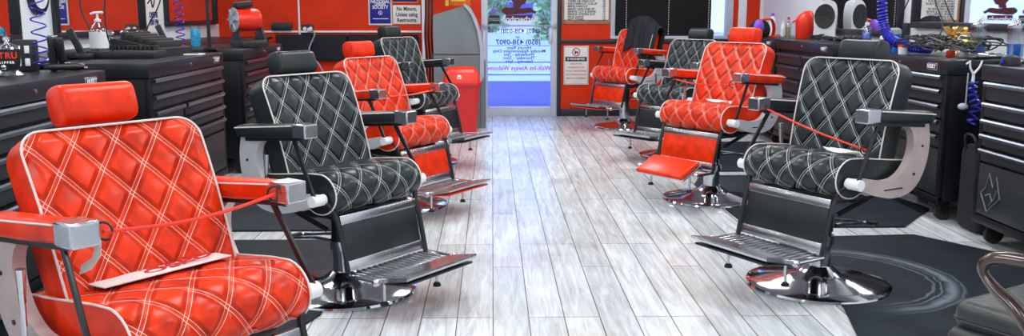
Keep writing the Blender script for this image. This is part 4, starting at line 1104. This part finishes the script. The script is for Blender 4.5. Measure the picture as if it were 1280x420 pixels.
# fan
def fan(u, v, label, sc=1.0):
    q_ = onr(u, v)
    q_ = Vector((3.10, 3.10 / .3609, 1.0))
    t = thing('table_fan', label, 'fan', tuple(q_), R(-25))
    poly = [(-.10, 0), (.10, 0), (.115, .12), (.125, .30), (.10, .42), (.03, .46), (-.04, .45), (-.10, .38), (-.13, .26), (-.125, .12)]
    pl = smooth_path([(a, b_, 0) for a, b_ in poly] + [(-.10, 0, 0)], 4)
    MB().prism([(p_[0] * sc, p_[1] * sc) for p_ in pl[:-1]], -.05, .05, 1).build('housing', 'white', t)
    T = Matrix.Translation((-.01 * sc, -.052, .27 * sc)) @ Matrix.Rotation(R(90), 4, 'X') @ Matrix.Diagonal((.8, 1, 1, 1))
    MB().lathe([(0, -.03), (.14 * sc, -.03), (.145 * sc, .004), (.138 * sc, .008), (0, .002)], 32, 0, T).build('grille', 'blackp', t)
    for k_ in range(2): MB().tube([T @ Vector(((.06 + .075 * k_) * sc * math.cos(a * .2618), (.035 + .03 * k_) * sc * math.sin(a * .2618), .007)) for a in range(25)], .0016, 5).build('grille_ring', 'trimblack', t)
    MB().prism([(-.06 * sc, 0), (.06 * sc, 0), (.06 * sc, .13), (.03 * sc, .17), (-.03 * sc, .17), (-.06 * sc, .13)], .046, .052, 1).build('rear_recess', 'blackp', t)
    return t
fan(1030, 44, 'white fan with an oval black grille on the third right cabinet', .78)
def bottle(u, v, label, liq, cap='white', H=.16, r_=.033, z=None, g=None, name='bottle', body='jar'):
    q_ = onr(u, v); t = thing(name, label, 'bottle', (q_.x, q_.y, q_.z), group=g)
    MB().lathe([(0, 0), (r_, 0), (r_ * 1.03, .006), (r_ * 1.03, H * .62), (r_ * .8, H * .75), (r_ * .4, H * .84), (r_ * .4, H * .88), (0, H * .88)], 22).build('bottle_body', body, t)
    MB().lathe([(0, .003), (r_ * .95, .003), (r_ * .97, H * .5), (0, H * .5)], 22).build('liquid', liq, t)
    MB().lathe([(0, H * .86), (r_ * .5, H * .86), (r_ * .48, H), (0, H)], 18).build('cap', cap, t); return t
bottle(1083, 52, 'small clear bottle with blue liquid and white cap by the thick coiled hose', 'blueliq', H=.17, r_=.036)
bottle(965, 42, 'white bottle with a purple cap on the far right cabinets', 'white', 'purple', H=.24, r_=.035, body='white')
bottle(985, 43, 'yellowish spray bottle left of the red canister', 'gold2', 'scarlet', H=.2, r_=.028)
bottle(978, 44, 'small white tube standing by the yellowish spray bottle', 'white', 'white', H=.16, r_=.02, body='white')
# thick blue coiled air hose
q = Vector((.4235 * 6.35, 6.35, .97))
wrap(coil([(q.x - .03, q.y, 1.75), (q.x - .02, q.y, 1.4), (q.x + .0, q.y, 1.18), (q.x + .04, q.y - .05, 1.07), (q.x + .12, q.y - .16, 1.02), (q.x + .2, q.y - .3, 1.015)], .03, 44, .0065).build('coiled_hose', 'blue'), 'thick blue coiled air hose hanging down to the second right cabinet', 'hose', 'blue coiled hoses')
# cups and jars behind hose
for (u, v, lb, mm, H, r_) in ((1106, 50, 'red paper cup behind the thick coiled hose', 'scarlet', .12, .032), (1118, 52, 'blue jar with grey lid right of the red cup', 'blueliq', .17, .042)):
    q = onr(u, v); t = thing('cup' if 'cup' in lb else 'jar', lb, 'cup' if 'cup' in lb else 'jar', (q.x, q.y, q.z))
    MB().lathe([(0, 0), (r_ * .85, 0), (r_, H * .75), (0, H * .75)], 22).build('vessel', mm, t); MB().lathe([(0, H * .75), (r_ * 1.06, H * .75), (r_ * 1.04, H * .92), (r_ * .6, H), (0, H)], 22).build('lid', 'atm2' if 'blue' in lb else 'white', t)
# barbicide style jars right
for (u, v, lb) in ((1222, 66, 'tall clear jar of blue liquid behind the gold clipper'), (1268, 74, 'clear jar of blue liquid at the right edge of the photo')):
    q = onr(u, v); t = thing('disinfectant_jar', lb, 'jar', (q.x, q.y, q.z))
    MB().lathe([(0, 0), (.05, 0), (.052, .008), (.04, .02), (.045, .03), (.047, .19), (0, .19)], 26).build('jar_body', 'jar', t)
    MB().lathe([(0, .022), (.041, .03), (.043, .10), (0, .10)], 26).build('liquid', 'blueliq', t)
    MB().lathe([(0, .19), (.05, .19), (.05, .205), (.02, .215), (.012, .235), (0, .24)], 26).build('lid', 'chrome2', t)
# gold figures
for i, (u, v, lb) in enumerate(((1191, 62, 'small gold winged figurine on the second right cabinet'), (1205, 63, 'gold topped white trophy figurine beside the winged one'))):
    q = onr(u, v - 2); t = thing('figurine', lb, 'figurine', (q.x, q.y, q.z), R(20 * i))
    MB().lathe([(0, 0), (.035, 0), (.035, .02), (.022, .03), (.022, .06), (.0, .06)], 18).build('plinth', 'gold' if i == 0 else 'atm2', t)
    b_ = MB().tube(smooth_path([(0, 0, .055), (.006, 0, .09), (0, 0, .13), (0, 0, .155)], 4), [.022] * 4 + [.026] * 4 + [.014] * 5, 12).ball((0, 0, .17), .017)
    for s in (-1, 1): b_.tube(smooth_path([(0, s * .015, .14), (-.012, s * .04, .15), (.01, s * .055, .125)], 4), .007, 8)
    if i == 0:
        for s in (-1, 1): b_.prism([(0, .15), (s * .03, .19), (s * .07, .185), (s * .05, .15), (s * .02, .12)], .012, .02, 1)
    b_.build('figure', 'gold' if i == 0 else 'gold', t)
    if i == 1: MB().lathe([(.034, .06), (.045, .085), (.04, .12), (.02, .135), (0, .135)], 20).build('white_robe', 'white', t)
# gold clipper & silver clippers
GR_ = 'hair clippers on the second right cabinet'
gc = clipper(1208, 70, Z, R(40), 'large gold hair clipper lying on the cable pile', body='gold2', g=GR_, L=.26, lift=.045); gc.location = (.5225 * 5.6, 5.6, 1.07)
cl = [(1175, 66, 70, 'black hair clipper in the middle of the cable pile'), (1150, 63, 20, 'black hair clipper at the left of the cable pile'), (1165, 60, 120, 'black hair clipper behind the cable pile')]
for u, v, a, lb in cl: clipper(u, v, Z, R(a), lb, g=GR_, lift=.02)
clipper(1240, 76, Z, R(160), 'silver hair clipper near the corner of the second right cabinet', body='chrome2', g=GR_)
clipper(1227, 76, Z, R(190), 'silver trimmer lying beside the hanging clip', body='chrome2', g=GR_, L=.13)
q = onr(1186, 72); o = MB().box((-.02, -.02, 0), (.02, .02, .04), .006).build('clipper_guard', 'scarlet'); o.location = (q.x - .0, q.y - .02, Z + .005); o.rotation_euler = (0, 0, .5); tag(o, 'small bright red clipper guard at the front of the cable pile', 'clipper guard')
# cables
rc_ = random.Random(11)
for i in range(26):
    q0 = Vector((rc_.uniform(2.72, 3.1), rc_.uniform(5.45, 6.5), Z + .042)); pts = []
    for k_ in range(7):
        pts.append(q0 + Vector((rc_.uniform(-.1, .12), rc_.uniform(-.18, .18), rc_.uniform(0, .09))))
    pts = [Vector((min(3.16, max(2.69, p_.x)), p_.y, p_.z)) for p_ in pts]
    wrap(MB().tube(smooth_path(pts, 5), .0045, 6).build('tangled_cable', 'blackp'), 'black cable tangled in the pile on the second right cabinet', 'cable', 'cables tangled on the second right cabinet')
GF = 'hair clippers on the third right cabinet'
for i, (u, v, a, lb) in enumerate(((1020, 50, 40, 'black clipper left in the group before the white fan'), (1034, 53, 100, 'black clipper before the white fan, middle'), (1046, 50, 10, 'black clipper at the right before the white fan'), (1056, 52, 150, 'silver tipped black clipper nearest the clear blue bottle'))):
    clipper(u, v, Z, R(a), lb, g=GF)
for i in range(9):
    q0 = Vector((rc_.uniform(2.75, 3.05), rc_.uniform(7.3, 8.2), Z + .042)); pts = [q0 + Vector((rc_.uniform(-.07, .1), rc_.uniform(-.18, .18), rc_.uniform(0, .05))) for _ in range(6)]
    pts = [Vector((min(3.16, max(2.69, p_.x)), max(7.22, p_.y), p_.z)) for p_ in pts]
    wrap(MB().tube(smooth_path(pts, 5), .0042, 6).build('tangled_cable', 'blackp'), 'black cable lying before the white fan', 'cable', 'cables lying before the white fan')
# cables in front of mirror
for i, (pts, lb) in enumerate((([(3.22, 6.9, 1.7), (3.20, 6.7, 1.35), (3.18, 6.5, 1.15), (3.0, 6.3, 1.0)], 'thin black cable running down the white wall beside the mirror'), ([(3.22, 7.5, 1.05), (3.2, 7.2, 1.25), (3.2, 7.0, 1.5), (3.22, 6.9, 1.8)], 'thin black cable slanting across the white wall between mirrors'))):
    wrap(MB().tube(smooth_path(pts, 6), .005, 6).build('wall_cable', 'blackp'), lb, 'cable')
q = atx(1135, 40, XR); t = thing('power_outlet', 'black outlet box on the white right wall left of the mirror', 'outlet', (XR - .003, q.y, q.z), R(90))
MB().box((-.045, 0, -.07), (.045, .03, .07), .008).build('plate', 'blackp', t)
# hanging clip with blue cord
q = atx(1216, 66, FXR - .02)
hk = thing('hose_clip', 'white metal clip hanging with blue cord between the two right cabinets', 'clip', (2.72, 5.16, .96))
MB().tube(smooth_path([(-.025, 0, .02), (-.02, 0, -.02), (.0, 0, -.06), (.0, 0, -.10)], 5), [.004 + .0004 * i for i in range(16)], 8).tube(smooth_path([(.045, 0, .02), (.03, 0, -.02), (.0, 0, -.055)], 5), [.005 + .0003 * i for i in range(11)], 8).tube([(-.045, 0, .0), (-.022, 0, .018)], .005, 8).build('clip', 'white', hk)
coil([(0, 0, -.10), (.0, 0, -.17), (.03, 0, -.24), (.01, 0, -.34)], .024, 7, .006).build('cord', 'blue', hk)
MB().ball((-.045, 0, -.24), .028, sq=(1, 1, .7)).tube([(-.03, 0, -.24), (-.03, 0, -.05)], .004, 6).build('nozzle', 'atm2', hk)
# clutter on far right cabinet: coloured cap
q = onr(952, 44)
t = thing('backpack', 'dark blue and red bag behind the right row red headrest', 'bag', (2.80, 9.3, Z), R(30))
q2 = aty(947, 30, 9.3); t.location = (q2.x + .02, 9.3, Z)
MB().ball((0, 0, .10), .115, sq=(1.1, .8, .95)).build('bag_body', 'navy', t)
MB().tube(smooth_path([(-.03, -.05, .20), (.06, -.09, .21), (.12, -.08, .13), (.13, -.06, .03)], 5), .016, 8, flat=(1.5, .7)).build('red_strap', 'scarlet', t)
MB().ball((-.07, -.06, .13), .06, sq=(1, .7, 1.3)).build('purple_pocket', 'purple', t)
MB().box((.06, -.12, .0), (.20, -.02, .045), .015).build('red_cloth', 'bin', t)
# white wall cabinet strips on the far right
for (u0, u1, m_, lb) in ((924, 934, 'wallwhite', 'white vertical panel on the far wall behind the bag'), (951, 966, 'paper', 'pale poster strip in the far right corner')):
    a, b_ = aty(u0, 0, YB - .03).x, aty(u1, 0, YB - .03).x
    o = MB().box((a, YB - .03, .98), (b_, YB - .002, 2.0), .003).build('wall_panel', m_); tag(o, lb, 'wall panel')

# thin cables hanging before the left mirrors, and the black case at the right edge
for i, (u0, u1, y, lb) in enumerate(((108, 122, 5.75, 'thin black cable looping before the first left mirror'), (139, 141, 5.65, 'thin black cable hanging straight before the first left mirror'), (205, 190, 6.85, 'thin black cable curving down beside the left wall poster'))):
    a = aty(u0, 0, y); b_ = aty(u1, 55, y)
    tag(MB().tube(smooth_path([(a.x, y, 2.1), (a.x, y, 1.5), (a.x - .04, y, 1.3), (b_.x - .03, y, 1.12), (b_.x, y + .03, .985)], 6), .005, 6).build('hanging_cable', 'blackp'), lb, 'cable')
t = thing('charger_dock', 'round black charger dock with a blue light at the right edge', 'charger', (.567 * 4.84, 4.84, .97))
MB().lathe([(0, 0), (.05, 0), (.052, .01), (.045, .045), (.02, .055), (0, .055)], 24).build('dock', 'blackp', t)
MB().tube([(-.046, -.02, .022), (-.048, -.01, .022)], .012, 12).build('blue_light', 'blue', t)
t = thing('water_bottle_cap', 'small white tub standing beside the blue jar on the second right cabinet', 'tub', (.4475 * 6.2, 6.2, .97)); t.name = 'plastic_tub'
MB().lathe([(0, 0), (.03, 0), (.034, .05), (0, .05)], 20).build('tub_body', 'white', t); MB().lathe([(0, .05), (.036, .05), (.036, .062), (0, .064)], 20).build('lid', 'scarlet', t)
for i, (X, Y, a, lb) in enumerate(((2.84, 5.62, 50, 'black trimmer on top of the cable pile, near end'), (2.9, 5.9, 130, 'black trimmer on top of the cable pile, middle'), (2.95, 6.2, 20, 'black trimmer on top of the cable pile, far end'), (2.8, 5.75, 170, 'silver trimmer lying across the cable pile'))):
    t = thing('hair_clipper', lb, 'hair clipper', (X, Y, 1.05), R(a), GR_)
    loft(MB(), [[(x, hy * math.cos(2 * math.pi * q_ / 12), hz * math.sin(2 * math.pi * q_ / 12)) for q_ in range(12)] for x, hy, hz in ((-.08, .012, .010), (-.02, .016, .014), (.05, .02, .018), (.08, .02, .008))]).build('clipper_body', 'chrome2' if i == 3 else 'blackp', t)
    MB().box((.078, -.02, -.008), (.092, .02, 0), .001).build('blade', 'chrome2', t)
